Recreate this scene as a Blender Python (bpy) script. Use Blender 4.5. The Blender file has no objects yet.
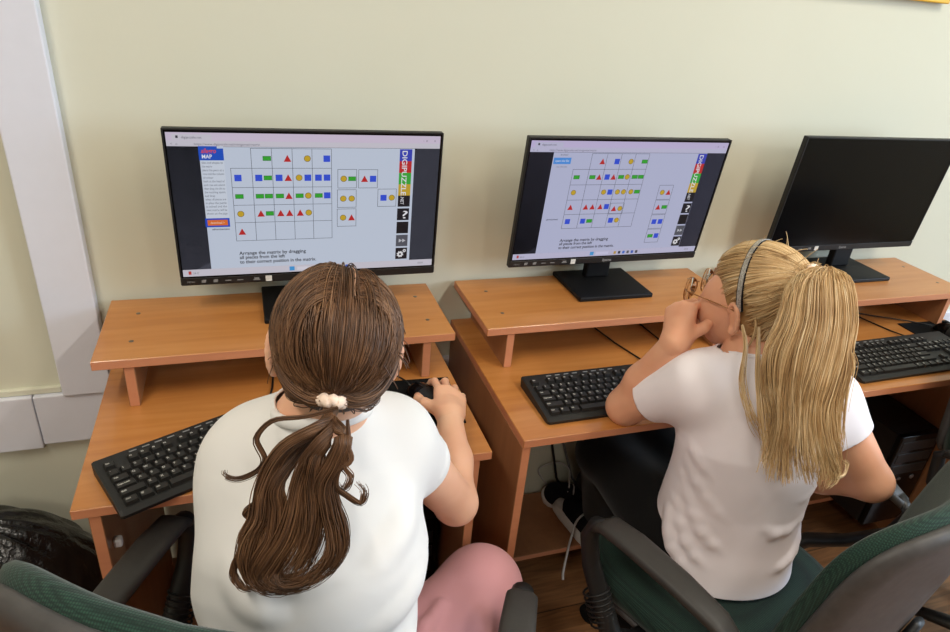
import bpy, bmesh, math, random
import numpy as np
from mathutils import Vector, Matrix

random.seed(7)
rng = np.random.default_rng(11)
SC = bpy.context.scene
COL = SC.collection
PI = math.pi

# ------------------------------------------------------------------ helpers
def srgb(r, g, b):
    f = lambda c: (c / 12.92 if c <= .04045 else ((c + .055) / 1.055) ** 2.4)
    return (f(r / 255), f(g / 255), f(b / 255), 1)


class MB:
    """collects geometry for ONE mesh object"""
    def __init__(self):
        self.v = []; self.f = []; self.m = []; self.s = []

    def add(self, verts, faces, mat=0, smooth=False):
        o = len(self.v)
        self.v += [tuple(map(float, p)) for p in verts]
        for q in faces:
            self.f.append(tuple(i + o for i in q)); self.m.append(mat); self.s.append(smooth)
        return self

    def bm(self, b, mat=0, smooth=False, M=None):
        b.verts.ensure_lookup_table()
        for i, v in enumerate(b.verts): v.index = i
        vs = [(M @ v.co if M else v.co) for v in b.verts]
        self.add(vs, [[v.index for v in f.verts] for f in b.faces], mat, smooth)
        b.free(); return self

    def box(self, x0, x1, y0, y1, z0, z1, mat=0, bev=0.0, seg=2, M=None):
        b = bmesh.new()
        bmesh.ops.create_cube(b, size=1)
        for v in b.verts:
            v.co = Vector(((x0 + x1) / 2 + v.co.x * (x1 - x0), (y0 + y1) / 2 + v.co.y * (y1 - y0), (z0 + z1) / 2 + v.co.z * (z1 - z0)))
        if bev > 0:
            bmesh.ops.bevel(b, geom=list(b.edges), offset=bev, segments=seg, profile=.5, affect='EDGES')
        return self.bm(b, mat, bev > 0 and seg > 2, M)

    def tube(self, pts, r, n=10, mat=0, caps=True, flat=1.0, up=None, closed=False):
        P = [np.array(p, float) for p in pts]; N = len(P)
        R = r if hasattr(r, '__len__') else [r] * N
        T = []
        for i in range(N):
            if closed: t = P[(i + 1) % N] - P[i - 1]
            else: t = P[min(i + 1, N - 1)] - P[max(i - 1, 0)]
            T.append(t / (np.linalg.norm(t) + 1e-12))
        a = np.array(up, float) if up is not None else (np.array([0, 0, 1.]) if abs(T[0][2]) < .9 else np.array([1., 0, 0]))
        vs = []
        for i in range(N):
            u = a - T[i] * (a @ T[i]); u /= np.linalg.norm(u) + 1e-12
            w = np.cross(T[i], u)
            if up is None: a = u
            for k in range(n):
                c = 2 * PI * k / n
                vs.append(P[i] + R[i] * (math.cos(c) * w + flat * math.sin(c) * u))
        fs = []
        L = N if closed else N - 1
        for i in range(L):
            j = (i + 1) % N
            for k in range(n):
                k2 = (k + 1) % n
                fs.append((i * n + k, i * n + k2, j * n + k2, j * n + k))
        if caps and not closed:
            fs.append(tuple(reversed(range(n)))); fs.append(tuple(range((N - 1) * n, N * n)))
        return self.add(vs, fs, mat, True)

    def lathe(self, prof, n=24, mat=0, M=None, smooth=True):
        vs = []; fs = []
        for r, z in prof:
            for k in range(n):
                c = 2 * PI * k / n
                p = Vector((r * math.cos(c), r * math.sin(c), z))
                vs.append(M @ p if M else p)
        for i in range(len(prof) - 1):
            for k in range(n):
                k2 = (k + 1) % n
                fs.append((i * n + k, i * n + k2, (i + 1) * n + k2, (i + 1) * n + k))
        fs.append(tuple(reversed(range(n)))); fs.append(tuple(range((len(prof) - 1) * n, len(prof) * n)))
        return self.add(vs, fs, mat, smooth)

    def quad(self, a, b, c, d, mat=0):
        return self.add([a, b, c, d], [(0, 1, 2, 3)], mat)

    def mesh(self, name):
        me = bpy.data.meshes.new(name)
        me.from_pydata(self.v, [], self.f)
        me.polygons.foreach_set('material_index', self.m)
        me.polygons.foreach_set('use_smooth', self.s)
        me.update()
        return me

    def build(self, name, mats, parent=None, loc=(0, 0, 0), rot=None):
        return link(name, self.mesh(name), mats, parent, loc, rot)


def link(name, me, mats, parent=None, loc=(0, 0, 0), rot=None):
    if not isinstance(mats, (list, tuple)): mats = [mats]
    if not me.materials:
        for m in mats: me.materials.append(m)
    o = bpy.data.objects.new(name, me); COL.objects.link(o)
    o.location = loc
    if rot is not None: o.rotation_euler = rot
    if parent: o.parent = parent
    return o


def thing(name, label, cat, loc=(0, 0, 0), rotz=0, group=None):
    o = bpy.data.objects.new(name, None); COL.objects.link(o)
    o.location = loc; o.rotation_euler = (0, 0, rotz); o.empty_display_size = .05
    return tag(o, label, cat, group)


def tag(o, label, cat, group=None):
    o['label'] = label; o['category'] = cat
    if group: o['group'] = group
    return o


def struct(o, label=None):
    o['kind'] = 'structure'
    if label: o['label'] = label
    return o


def text_mesh(s, size=1.0, bold=0.0, align='LEFT', spacing=1.0):
    cu = bpy.data.curves.new('txt', 'FONT'); cu.body = s; cu.size = size; cu.offset = bold
    cu.align_x = align; cu.space_character = spacing; cu.resolution_u = 6 if len(s) < 5 else 3
    ob = bpy.data.objects.new('txt', cu); COL.objects.link(ob)
    bpy.context.view_layer.update()
    me = bpy.data.meshes.new_from_object(ob.evaluated_get(bpy.context.evaluated_depsgraph_get()))
    V = [v.co.copy() for v in me.vertices]; F = [tuple(p.vertices) for p in me.polygons]
    bpy.data.objects.remove(ob); bpy.data.curves.remove(cu); bpy.data.meshes.remove(me)
    return V, F


# ------------------------------------------------------------------ materials
def new_mat(name):
    m = bpy.data.materials.new(name); m.use_nodes = True
    nt = m.node_tree
    return m, nt, nt.nodes['Principled BSDF']


def nd(nt, t, **kw):
    n = nt.nodes.new(t)
    for k, v in kw.items(): setattr(n, k, v)
    return n


def noise_bump(nt, bsdf, scale, strength, dist=.002, detail=4, coord='Object', stretch=None):
    tc = nd(nt, 'ShaderNodeTexCoord'); mp = nd(nt, 'ShaderNodeMapping')
    if stretch: mp.inputs['Scale'].default_value = stretch
    nt.links.new(tc.outputs[coord], mp.inputs[0])
    nz = nd(nt, 'ShaderNodeTexNoise'); nz.inputs['Scale'].default_value = scale; nz.inputs['Detail'].default_value = detail
    nt.links.new(mp.outputs[0], nz.inputs[0])
    b = nd(nt, 'ShaderNodeBump'); b.inputs['Strength'].default_value = strength; b.inputs['Distance'].default_value = dist
    nt.links.new(nz.outputs[0], b.inputs['Height']); nt.links.new(b.outputs[0], bsdf.inputs['Normal'])
    return nz, mp, b


def simple(name, col, rough=.5, spec=.5, metal=0, var=.06, scale=30, bump=0, bdist=.001, coat=0):
    m, nt, b = new_mat(name)
    b.inputs['Roughness'].default_value = rough; b.inputs['Specular IOR Level'].default_value = spec
    b.inputs['Metallic'].default_value = metal; b.inputs['Coat Weight'].default_value = coat
    tc = nd(nt, 'ShaderNodeTexCoord'); nz = nd(nt, 'ShaderNodeTexNoise')
    nz.inputs['Scale'].default_value = scale; nz.inputs['Detail'].default_value = 3
    nt.links.new(tc.outputs['Object'], nz.inputs[0])
    rp = nd(nt, 'ShaderNodeValToRGB')
    rp.color_ramp.elements[0].position = .3; rp.color_ramp.elements[1].position = .7
    rp.color_ramp.elements[0].color = tuple(c * (1 - var) for c in col[:3]) + (1,)
    rp.color_ramp.elements[1].color = tuple(min(1, c * (1 + var)) for c in col[:3]) + (1,)
    nt.links.new(nz.outputs[0], rp.inputs[0]); nt.links.new(rp.outputs[0], b.inputs['Base Color'])
    if bump:
        bp = nd(nt, 'ShaderNodeBump'); bp.inputs['Strength'].default_value = bump; bp.inputs['Distance'].default_value = bdist
        nt.links.new(nz.outputs[0], bp.inputs['Height']); nt.links.new(bp.outputs[0], b.inputs['Normal'])
    return m


def wood(name, c0, c1, c2, rough=.3, stretch=(2.2, 30, 30), coat=.25, stave=.11):
    m, nt, b = new_mat(name)
    b.inputs['Roughness'].default_value = rough; b.inputs['Coat Weight'].default_value = coat; b.inputs['Coat Roughness'].default_value = .18
    tc = nd(nt, 'ShaderNodeTexCoord'); mp = nd(nt, 'ShaderNodeMapping'); mp.inputs['Scale'].default_value = stretch
    nt.links.new(tc.outputs['Object'], mp.inputs[0])
    n1 = nd(nt, 'ShaderNodeTexNoise'); n1.inputs['Scale'].default_value = 2.0; n1.inputs['Detail'].default_value = 7; n1.inputs['Distortion'].default_value = .5
    nt.links.new(mp.outputs[0], n1.inputs[0])
    # broad bands (the staves of the printed veneer) running the same way as the grain
    mp2 = nd(nt, 'ShaderNodeMapping'); mp2.inputs['Scale'].default_value = tuple(s * .16 for s in stretch)
    nt.links.new(tc.outputs['Object'], mp2.inputs[0])
    n2 = nd(nt, 'ShaderNodeTexNoise'); n2.inputs['Scale'].default_value = 2.6; n2.inputs['Detail'].default_value = 1
    nt.links.new(mp2.outputs[0], n2.inputs[0])
    mx = nd(nt, 'ShaderNodeMath', operation='ADD'); m2 = nd(nt, 'ShaderNodeMath', operation='MULTIPLY'); m2.inputs[1].default_value = .55
    m1 = nd(nt, 'ShaderNodeMath', operation='MULTIPLY'); m1.inputs[1].default_value = .45
    nt.links.new(n1.outputs[0], m1.inputs[0]); nt.links.new(n2.outputs[0], m2.inputs[0])
    nt.links.new(m1.outputs[0], mx.inputs[0]); nt.links.new(m2.outputs[0], mx.inputs[1])
    rp = nd(nt, 'ShaderNodeValToRGB'); e = rp.color_ramp.elements
    e[0].position = .3; e[0].color = c0; e[1].position = .72; e[1].color = c2
    k = e.new(.5); k.color = c1
    nt.links.new(mx.outputs[0], rp.inputs[0]); nt.links.new(rp.outputs[0], b.inputs['Base Color'])
    bp = nd(nt, 'ShaderNodeBump'); bp.inputs['Strength'].default_value = .06; bp.inputs['Distance'].default_value = .0006
    nt.links.new(n1.outputs[0], bp.inputs['Height']); nt.links.new(bp.outputs[0], b.inputs['Normal'])
    return m


def weave(name, c0, c1, scale=260, rough=.85):
    """coarse woven upholstery: two crossed wave textures"""
    m, nt, b = new_mat(name)
    b.inputs['Roughness'].default_value = rough; b.inputs['Specular IOR Level'].default_value = .25
    b.inputs['Sheen Weight'].default_value = .15
    tc = nd(nt, 'ShaderNodeTexCoord')
    ck = nd(nt, 'ShaderNodeTexVoronoi'); ck.inputs['Scale'].default_value = scale; ck.inputs['Randomness'].default_value = .12
    nt.links.new(tc.outputs['Object'], ck.inputs['Vector'])
    rp = nd(nt, 'ShaderNodeValToRGB'); e = rp.color_ramp.elements
    e[0].position = .15; e[0].color = c1; e[1].position = .6; e[1].color = c0
    nt.links.new(ck.outputs['Distance'], rp.inputs[0]); nt.links.new(rp.outputs[0], b.inputs['Base Color'])
    bp = nd(nt, 'ShaderNodeBump'); bp.inputs['Strength'].default_value = .5; bp.inputs['Distance'].default_value = .0012; bp.invert = True
    nt.links.new(ck.outputs['Distance'], bp.inputs['Height']); nt.links.new(bp.outputs[0], b.inputs['Normal'])
    return m


def cloth(name, col, fold=.25, scale=14, rough=.9, stretch=(1, 1, 1)):
    m, nt, b = new_mat(name)
    b.inputs['Base Color'].default_value = col; b.inputs['Roughness'].default_value = rough
    b.inputs['Specular IOR Level'].default_value = .2; b.inputs['Sheen Weight'].default_value = .1
    nz, mp, bp = noise_bump(nt, b, scale, fold, .004, 2, stretch=stretch)
    nz.inputs['Distortion'].default_value = .6
    fine = nd(nt, 'ShaderNodeTexNoise'); fine.inputs['Scale'].default_value = 900
    b2 = nd(nt, 'ShaderNodeBump'); b2.inputs['Strength'].default_value = .12; b2.inputs['Distance'].default_value = .0005
    nt.links.new(mp.outputs[0], fine.inputs[0]); nt.links.new(fine.outputs[0], b2.inputs['Height'])
    nt.links.new(bp.outputs[0], b2.inputs['Normal']); nt.links.new(b2.outputs[0], b.inputs['Normal'])
    return m


def skin(name, c0, c1):
    m, nt, b = new_mat(name)
    b.inputs['Roughness'].default_value = .5; b.inputs['Specular IOR Level'].default_value = .35
    b.inputs['Subsurface Weight'].default_value = .12; b.inputs['Subsurface Radius'].default_value = (.01, .004, .002)
    b.inputs['Subsurface Scale'].default_value = .5
    nz, mp, bp = noise_bump(nt, b, 60, .05, .0008)
    n2 = nd(nt, 'ShaderNodeTexNoise'); n2.inputs['Scale'].default_value = 14
    nt.links.new(mp.outputs[0], n2.inputs[0])
    rp = nd(nt, 'ShaderNodeValToRGB'); e = rp.color_ramp.elements
    e[0].position = .35; e[0].color = c0; e[1].position = .7; e[1].color = c1
    nt.links.new(n2.outputs[0], rp.inputs[0]); nt.links.new(rp.outputs[0], b.inputs['Base Color'])
    return m


def hair(name, cols, rough=.38):
    m, nt, b = new_mat(name)
    b.inputs['Roughness'].default_value = .45; b.inputs['Specular IOR Level'].default_value = .4
    g = nd(nt, 'ShaderNodeNewGeometry')
    rp = nd(nt, 'ShaderNodeValToRGB'); e = rp.color_ramp.elements
    e[0].position = 0; e[0].color = cols[0]; e[1].position = 1; e[1].color = cols[-1]
    for i, c in enumerate(cols[1:-1]):
        k = e.new((i + 1) / (len(cols) - 1)); k.color = c
    tc = nd(nt, 'ShaderNodeTexCoord'); nz = nd(nt, 'ShaderNodeTexNoise'); nz.inputs['Scale'].default_value = 22; nz.inputs['Detail'].default_value = 2
    nt.links.new(tc.outputs['Object'], nz.inputs[0])
    a = nd(nt, 'ShaderNodeMath', operation='MULTIPLY'); a.inputs[1].default_value = .5
    c = nd(nt, 'ShaderNodeMath', operation='MULTIPLY_ADD'); c.inputs[1].default_value = .75
    nt.links.new(g.outputs['Random Per Island'], a.inputs[0])
    nt.links.new(nz.outputs[0], c.inputs[0]); nt.links.new(a.outputs[0], c.inputs[2])
    s = nd(nt, 'ShaderNodeMath', operation='SUBTRACT'); s.inputs[1].default_value = .18
    nt.links.new(c.outputs[0], s.inputs[0])
    nt.links.new(s.outputs[0], rp.inputs[0]); nt.links.new(rp.outputs[0], b.inputs['Base Color'])
    return m


_em = {}
def emit(col, k=1.0):
    key = (col, k)
    if key not in _em:
        m, nt, b = new_mat('screen_pixel')
        c = srgb(*col)
        b.inputs['Base Color'].default_value = (.006, .006, .007, 1); b.inputs['Roughness'].default_value = .35
        b.inputs['Specular IOR Level'].default_value = .3
        b.inputs['Emission Color'].default_value = c; b.inputs['Emission Strength'].default_value = k
        _em[key] = m
    return _em[key]


M = {}
M['wood'] = wood('beech_laminate', srgb(166, 104, 52), srgb(182, 119, 60), srgb(196, 136, 78), rough=.34)
M['edge'] = wood('beech_edge_banding', srgb(186, 120, 86), srgb(196, 130, 94), srgb(204, 138, 102), rough=.5, coat=0)
M['panel'] = wood('beech_panel', srgb(146, 98, 66), srgb(158, 108, 72), srgb(170, 118, 80), rough=.35, stretch=(30, 30, 2.2))
M['black'] = simple('black_plastic', srgb(26, 26, 27), .45, .4, var=.1)
M['blackgloss'] = simple('gloss_black_plastic', srgb(9, 9, 10), .2, .18, var=.05)
M['standblack'] = simple('stand_black', srgb(17, 17, 19), .5, .22, var=.08)
M['key'] = simple('key_plastic', srgb(33, 32, 31), .5, .4, var=.08)
M['kbody'] = simple('keyboard_body', srgb(28, 28, 28), .5, .4, var=.08)
M['legend'] = simple('white_print', srgb(168, 168, 164), .6, .2)
M['sticker'] = simple('white_sticker', srgb(215, 215, 210), .6, .2)
M['grey_print'] = simple('grey_print', srgb(130, 130, 130), .6, .2)
M['pad'] = simple('mouse_pad_cloth', srgb(17, 17, 18), .9, .15, scale=400, var=.2, bump=.2)
M['white_plastic'] = simple('white_plastic', srgb(225, 225, 222), .4, .4)
M['screw'] = simple('screw_cap', srgb(120, 112, 100), .35, .5, metal=.6)
M['chairplastic'] = simple('chair_grey_plastic', srgb(70, 68, 68), .46, .35, var=.12, scale=55, bump=.15, bdist=.0006)
M['armplastic'] = simple('armrest_plastic', srgb(50, 48, 46), .5, .4, var=.06, scale=120, bump=.1, bdist=.0004)
M['fabric'] = weave('green_weave', srgb(16, 36, 30), srgb(38, 70, 58), 330)
M['fabric_seat'] = weave('dark_green_weave', srgb(17, 33, 29), srgb(34, 62, 52), 330)
M['steel'] = simple('chrome_steel', srgb(150, 150, 155), .3, .5, metal=.9)
M['shirt_a'] = cloth('white_cotton_loose', srgb(226, 225, 224), .3, 9)
M['shirt_b'] = cloth('white_cotton_fitted', srgb(240, 234, 240), .3, 12)
M['pink'] = cloth('pink_jersey', srgb(206, 150, 156), .35, 10)
M['trouser'] = cloth('black_cotton', srgb(9, 9, 10), .3, 12)
M['skin_a'] = skin('skin_warm', srgb(222, 168, 138), srgb(232, 182, 152))
M['skin_b'] = skin('skin_tan', srgb(220, 160, 128), srgb(230, 174, 142))
M['brown_hair'] = hair('brown_hair', [srgb(52, 34, 22), srgb(84, 58, 40), srgb(120, 86, 60), srgb(168, 130, 94)])
M['brown_scalp'] = simple('brown_hair_base', srgb(60, 42, 30), .6, .3, var=.2, scale=60)
M['blonde_hair'] = hair('blonde_hair', [srgb(144, 108, 68), srgb(194, 158, 110), srgb(226, 198, 152), srgb(248, 234, 206)])
M['blonde_scalp'] = simple('blonde_hair_base', srgb(158, 122, 78), .6, .3, var=.2, scale=60)
M['scrunchie'] = cloth('cream_knit', srgb(238, 214, 196), .6, 60)
M['eye'] = simple('eye_white', srgb(235, 232, 228), .2, .5)
M['iris'] = simple('eye_iris', srgb(70, 60, 50), .2, .5)
M['lip'] = simple('lips', srgb(196, 112, 104), .4, .4)
M['gold'] = simple('gold_wire', srgb(168, 120, 78), .3, .5, metal=.85)
M['lens'] = None
M['glitter'] = simple('silver_glitter', srgb(170, 165, 160), .35, .5, metal=.6, var=.5, scale=500, bump=.6, bdist=.001)
M['rubber_white'] = simple('white_rubber', srgb(214, 214, 212), .5, .4)
M['canvas'] = simple('black_canvas', srgb(20, 20, 24), .9, .2, scale=300, bump=.2)
M['lace'] = simple('white_lace', srgb(200, 198, 196), .8, .2)
M['yellow'] = simple('yellow_frame', srgb(228, 178, 44), .5, .3)
M['cork'] = simple('notice_paper', srgb(236, 226, 190), .8, .2)
m, nt, b = new_mat('spectacle_lens')
tr_ = nd(nt, 'ShaderNodeBsdfTransparent'); gl_ = nd(nt, 'ShaderNodeBsdfGlossy'); gl_.inputs['Roughness'].default_value = .02
fr_ = nd(nt, 'ShaderNodeFresnel'); fr_.inputs['IOR'].default_value = 1.12; mx_ = nd(nt, 'ShaderNodeMixShader')
nt.links.new(fr_.outputs[0], mx_.inputs[0]); nt.links.new(tr_.outputs[0], mx_.inputs[1]); nt.links.new(gl_.outputs[0], mx_.inputs[2])
nt.links.new(mx_.outputs[0], nt.nodes['Material Output'].inputs[0])
M['lens'] = m
m, nt, b = new_mat('black_bin_bag'); b.inputs['Base Color'].default_value = srgb(10, 10, 12); b.inputs['Roughness'].default_value = .25
noise_bump(nt, b, 16, .9, .02, 5); M['binbag'] = m
m, nt, b = new_mat('grey_bin_bag'); b.inputs['Base Color'].default_value = srgb(92, 94, 100); b.inputs['Roughness'].default_value = .3
noise_bump(nt, b, 22, .9, .02, 5); M['greybag'] = m
# ------------------------------------------------------------------ camera (fitted to the photograph)
cd = bpy.data.cameras.new('camera'); cam = bpy.data.objects.new('camera', cd); COL.objects.link(cam)
cd.sensor_fit = 'HORIZONTAL'; cd.sensor_width = 36; cd.lens = 658.0 / 950 * 36; cd.clip_start = .02
Rv, Uv, Fv = (.94694, -.30958, .08641), (.06895, .45826, .88614), (.31393, .83316, -.45529)
cam.matrix_world = Matrix(((Rv[0], Uv[0], -Fv[0], .301), (Rv[1], Uv[1], -Fv[1], -1.4711), (Rv[2], Uv[2], -Fv[2], 1.5499), (0, 0, 0, 1)))
SC.camera = cam

# ------------------------------------------------------------------ room shell
X0, X1, Y0, ZC = -3.2, 4.4, -6.8, 2.95
m, nt, b = new_mat('wall_paint'); b.inputs['Roughness'].default_value = .75; b.inputs['Specular IOR Level'].default_value = .25
nz, mp, bp = noise_bump(nt, b, 120, .08, .001)
n2 = nd(nt, 'ShaderNodeTexNoise'); n2.inputs['Scale'].default_value = 1.4; n2.inputs['Detail'].default_value = 3
nt.links.new(mp.outputs[0], n2.inputs[0])
rp = nd(nt, 'ShaderNodeValToRGB'); e = rp.color_ramp.elements
e[0].position = .3; e[0].color = srgb(212, 212, 193); e[1].position = .7; e[1].color = srgb(216, 216, 199)
nt.links.new(n2.outputs[0], rp.inputs[0]); nt.links.new(rp.outputs[0], b.inputs['Base Color'])
M['wall'] = m
M['ceil'] = simple('ceiling_paint', srgb(238, 237, 228), .8, .2, var=.01)
M['trim'] = simple('white_trim', srgb(222, 225, 236), .4, .4, var=.01)
# floor: brown laminate boards
m, nt, b = new_mat('floor_laminate'); b.inputs['Roughness'].default_value = .38
tc = nd(nt, 'ShaderNodeTexCoord'); mp = nd(nt, 'ShaderNodeMapping'); mp.inputs['Rotation'].default_value = (0, 0, .0)
nt.links.new(tc.outputs['Object'], mp.inputs[0])
br = nd(nt, 'ShaderNodeTexBrick'); br.inputs['Scale'].default_value = 1; br.inputs['Brick Width'].default_value = 1.2; br.inputs['Row Height'].default_value = .19
br.inputs['Mortar Size'].default_value = .0015
br.inputs['Color1'].default_value = srgb(150, 104, 66); br.inputs['Color2'].default_value = srgb(134, 92, 58); br.inputs['Mortar'].default_value = srgb(60, 40, 26)
nt.links.new(mp.outputs[0], br.inputs[0])
mp2 = nd(nt, 'ShaderNodeMapping'); mp2.inputs['Scale'].default_value = (2, 22, 1); nt.links.new(tc.outputs['Object'], mp2.inputs[0])
nz = nd(nt, 'ShaderNodeTexNoise'); nz.inputs['Scale'].default_value = 3; nz.inputs['Detail'].default_value = 8; nz.inputs['Distortion'].default_value = .8
nt.links.new(mp2.outputs[0], nz.inputs[0])
mr = nd(nt, 'ShaderNodeMapRange'); mr.inputs['From Min'].default_value = .3; mr.inputs['From Max'].default_value = .7
mr.inputs['To Min'].default_value = .55; mr.inputs['To Max'].default_value = 1.2
nt.links.new(nz.outputs[0], mr.inputs[0])
mx = nd(nt, 'ShaderNodeVectorMath', operation='SCALE'); nt.links.new(br.outputs[0], mx.inputs[0]); nt.links.new(mr.outputs[0], mx.inputs['Scale'])
nt.links.new(mx.outputs[0], b.inputs['Base Color'])
M['floor'] = m

struct(MB().box(X0, X1, Y0, 0, -.1, 0).build('floor', M['floor']))
struct(MB().box(X0, X1, Y0, 0, ZC, ZC + .1).build('ceiling', M['ceil']))
struct(MB().box(X0 - .1, X1 + .1, 0, .12, -.1, ZC + .1).build('wall_back', M['wall']))
struct(MB().box(X0 - .1, X0, Y0, 0, -.1, ZC + .1).build('wall_left', M['wall']))
M['bounce_dark'] = simple('unseen_wall_bounce_dark', srgb(120, 92, 70), .5, .3)  # unseen wall behind the camera, coloured dark brown to cut bounced fill light
struct(MB().box(X0 - .1, X1 + .1, Y0 - .1, Y0, -.1, ZC + .1).build('wall_front', M['bounce_dark']))
# right wall with the window opening
WY0, WY1, WZ0, WZ1 = -3.6, -1.3, 1.1, 2.7
wr = MB()
wr.box(X1, X1 + .1, Y0, WY0, -.1, ZC + .1); wr.box(X1, X1 + .1, WY1, 0, -.1, ZC + .1)
wr.box(X1, X1 + .1, WY0, WY1, -.1, WZ0); wr.box(X1, X1 + .1, WY0, WY1, WZ1, ZC + .1)
struct(wr.build('wall_right', M['wall']))
wf = MB()
for a, bb in ((WY0, WY0 + .06), (WY1 - .06, WY1), ((WY0 + WY1) / 2 - .03, (WY0 + WY1) / 2 + .03)):
    wf.box(X1 + .02, X1 + .08, a, bb, WZ0, WZ1, bev=.004)
for a, bb in ((WZ0, WZ0 + .06), (WZ1 - .06, WZ1)):
    wf.box(X1 + .02, X1 + .08, WY0 + .06, WY1 - .06, a, bb, bev=.004)
struct(wf.build('window_1', M['trim']))

# white casing on the wall at the left: an upright and a low band with a joint
t1 = MB(); t1.box(-.126, -.0265, -.03, 0, .632, ZC, bev=.003)
struct(t1.build('trim_1', M['trim']), 'white upright casing on the pale wall left of the monitors')
t2 = MB(); t2.box(X0, -.19, -.022, 0, .49, .632, bev=.003); t2.box(-.188, X1, -.022, 0, .50, .632, bev=.003)
struct(t2.build('trim_2', M['trim']), 'low white horizontal band along the wall behind the desks')
t3 = MB(); t3.box(X0, -.131, -.012, 0, .633, .648, bev=.002)
struct(t3.build('trim_3', M['wall']))

# yellow framed notice board high on the wall
nb = thing('notice_board', 'yellow framed notice board, only its lower edge showing at the top right', 'notice board', (1.705, 0, 1.597))
fr = MB()
fr.box(-.4, .4, -.022, 0, 0, .03, bev=.003); fr.box(-.4, .4, -.022, 0, .52, .55, bev=.003)
fr.box(-.4, -.37, -.022, 0, .03, .52, bev=.003); fr.box(.37, .4, -.022, 0, .03, .52, bev=.003)
fr.build('frame', M['yellow'], nb)
MB().box(-.37, .37, -.012, -.002, .03, .52).build('backing', M['cork'], nb)

# ------------------------------------------------------------------ light
def area(name, loc, rot, sx, sy, power, col):
    ld = bpy.data.lights.new(name, 'AREA'); ld.shape = 'RECTANGLE'; ld.size = sx; ld.size_y = sy; ld.energy = power; ld.color = col
    o = bpy.data.objects.new(name, ld); COL.objects.link(o); o.location = loc; o.rotation_euler = rot
    return o
area('window_daylight', (X1 + .015, (WY0 + WY1) / 2, (WZ0 + WZ1) / 2), (0, PI / 2, 0), WZ1 - WZ0 - .1, WY1 - WY0 - .1, 125, (.68, .83, 1.0))
M['lamp'] = emit((255, 238, 205), 2.0)
for i, (x, y) in enumerate(((-.5, -1.5), (1.9, -1.5), (-.5, -3.6), (1.9, -3.6))):
    cl = thing('ceiling_lamp', ['warm ceiling lamp over the left pupil', 'warm ceiling lamp behind the blonde pupil', 'warm ceiling lamp at the far left of the room', 'warm ceiling lamp at the far right of the room'][i], 'lamp', (x, y, ZC))
    MB().box(-.1, .1, -.62, .62, -.05, 0, bev=.006).build('housing', M['white_plastic'], cl)
    MB().box(-.08, .08, -.59, .59, -.056, -.05).build('diffuser', M['lamp'], cl)
    area('ceiling_tube', (x, y, ZC - .065), (0, 0, 0), .15, 1.1, 28.5, (1.0, .93, .81))
w = bpy.data.worlds.new('sky'); SC.world = w; w.use_nodes = True
wn = w.node_tree; bg = wn.nodes['Background']
sk = wn.nodes.new('ShaderNodeTexSky'); sk.sky_type = 'HOSEK_WILKIE' if False else 'NISHITA'; sk.sun_disc = False; sk.sun_elevation = .6
wn.links.new(sk.outputs[0], bg.inputs[0]); bg.inputs[1].default_value = .1
SC.view_settings.view_transform = 'Standard'; SC.view_settings.look = 'None'; SC.view_settings.gamma = 1; SC.view_settings.use_curve_mapping = False
SC.view_settings.exposure = 0.0
SC.cycles.max_bounces = 8; SC.cycles.diffuse_bounces = 5; SC.cycles.use_denoising = True
# ------------------------------------------------------------------ desks
DT = .019; DW = .71; DH = .75; SH = .8596
GD = 'computer desks in a row along the wall'

def make_desk(x, yf, yb, sf, inset, label):
    t = thing('computer_desk', label, 'desk', (x, yf, 0), 0, GD)      # local y runs from the front edge to the wall
    D = yb - yf; s0 = sf - yf; s1 = s0 + .2615
    def slab(name, x0, x1, y0, y1, z0, z1, mat, front=True):
        b = MB(); b.box(x0, x1, y0, y1, z0, z1, bev=.0012, seg=1)
        o = b.build(name, [mat, M['edge']], t)
        for p in o.data.polygons:
            if p.normal.y < -.9 or (name in ('desktop', 'monitor_shelf') and abs(p.normal.x) > .9): p.material_index = 1
        return o
    slab('desktop', 0, DW, 0, D, DH - DT, DH, M['wood'])
    slab('side_panel', inset, inset + DT, .003, D - .01, 0, DH - DT, M['panel'])
    slab('side_panel', DW - inset - DT, DW - inset, .003, D - .01, 0, DH - DT, M['panel'])
    yb2 = D - .012
    slab('foot_board', inset + DT, DW - inset - DT, yb2 - .235, yb2, .082, .1, M['panel'])
    slab('monitor_shelf', .003, DW - .001, s0, s1, SH - DT, SH, M['wood'])
    for a in (.0545, DW - .0525 - DT):
        slab('shelf_support', a, a + DT, s0 + .005, s1 - .004, DH, SH - DT, M['panel'])
    for a in (.055, DW - .055):
        for k in (.07, .19):
            b = MB(); b.lathe([(.0045, 0), (.0045, .0005), (.003, .0008)], 12)
            b.build('screw_cap', M['screw'], t, (a + .009, s0 + k, SH))
    for a, s in ((inset + DT, 1), (DW - inset - DT, -1)):
        b = MB(); b.box(min(a, a + s * .014), max(a, a + s * .014), .03, .045, .628, .646, bev=.004, seg=3)
        b.build('corner_bracket', M['white_plastic'], t)
    return t

make_desk(0, -.552, -.033, -.279, .022, 'beech computer desk with raised shelf, used by the brown-haired pupil at the left')
make_desk(.7823, -.535, -.016, -.2735, 0, 'middle beech computer desk with raised shelf, used by the blonde pupil')
make_desk(1.5787, -.527, -.024, -.279, 0, 'beech computer desk with raised shelf under the switched-off monitor')

# ------------------------------------------------------------------ monitors
MW, MH = .54, .325
AX0, AX1, AZ0, AZ1 = -.2635, .2635, MH / 2 - .007 - .2965, MH / 2 - .007     # active picture, monitor-local

def uv(u, v): return (AX0 + u * (AX1 - AX0), AZ1 - v * (AZ1 - AZ0))

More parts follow.
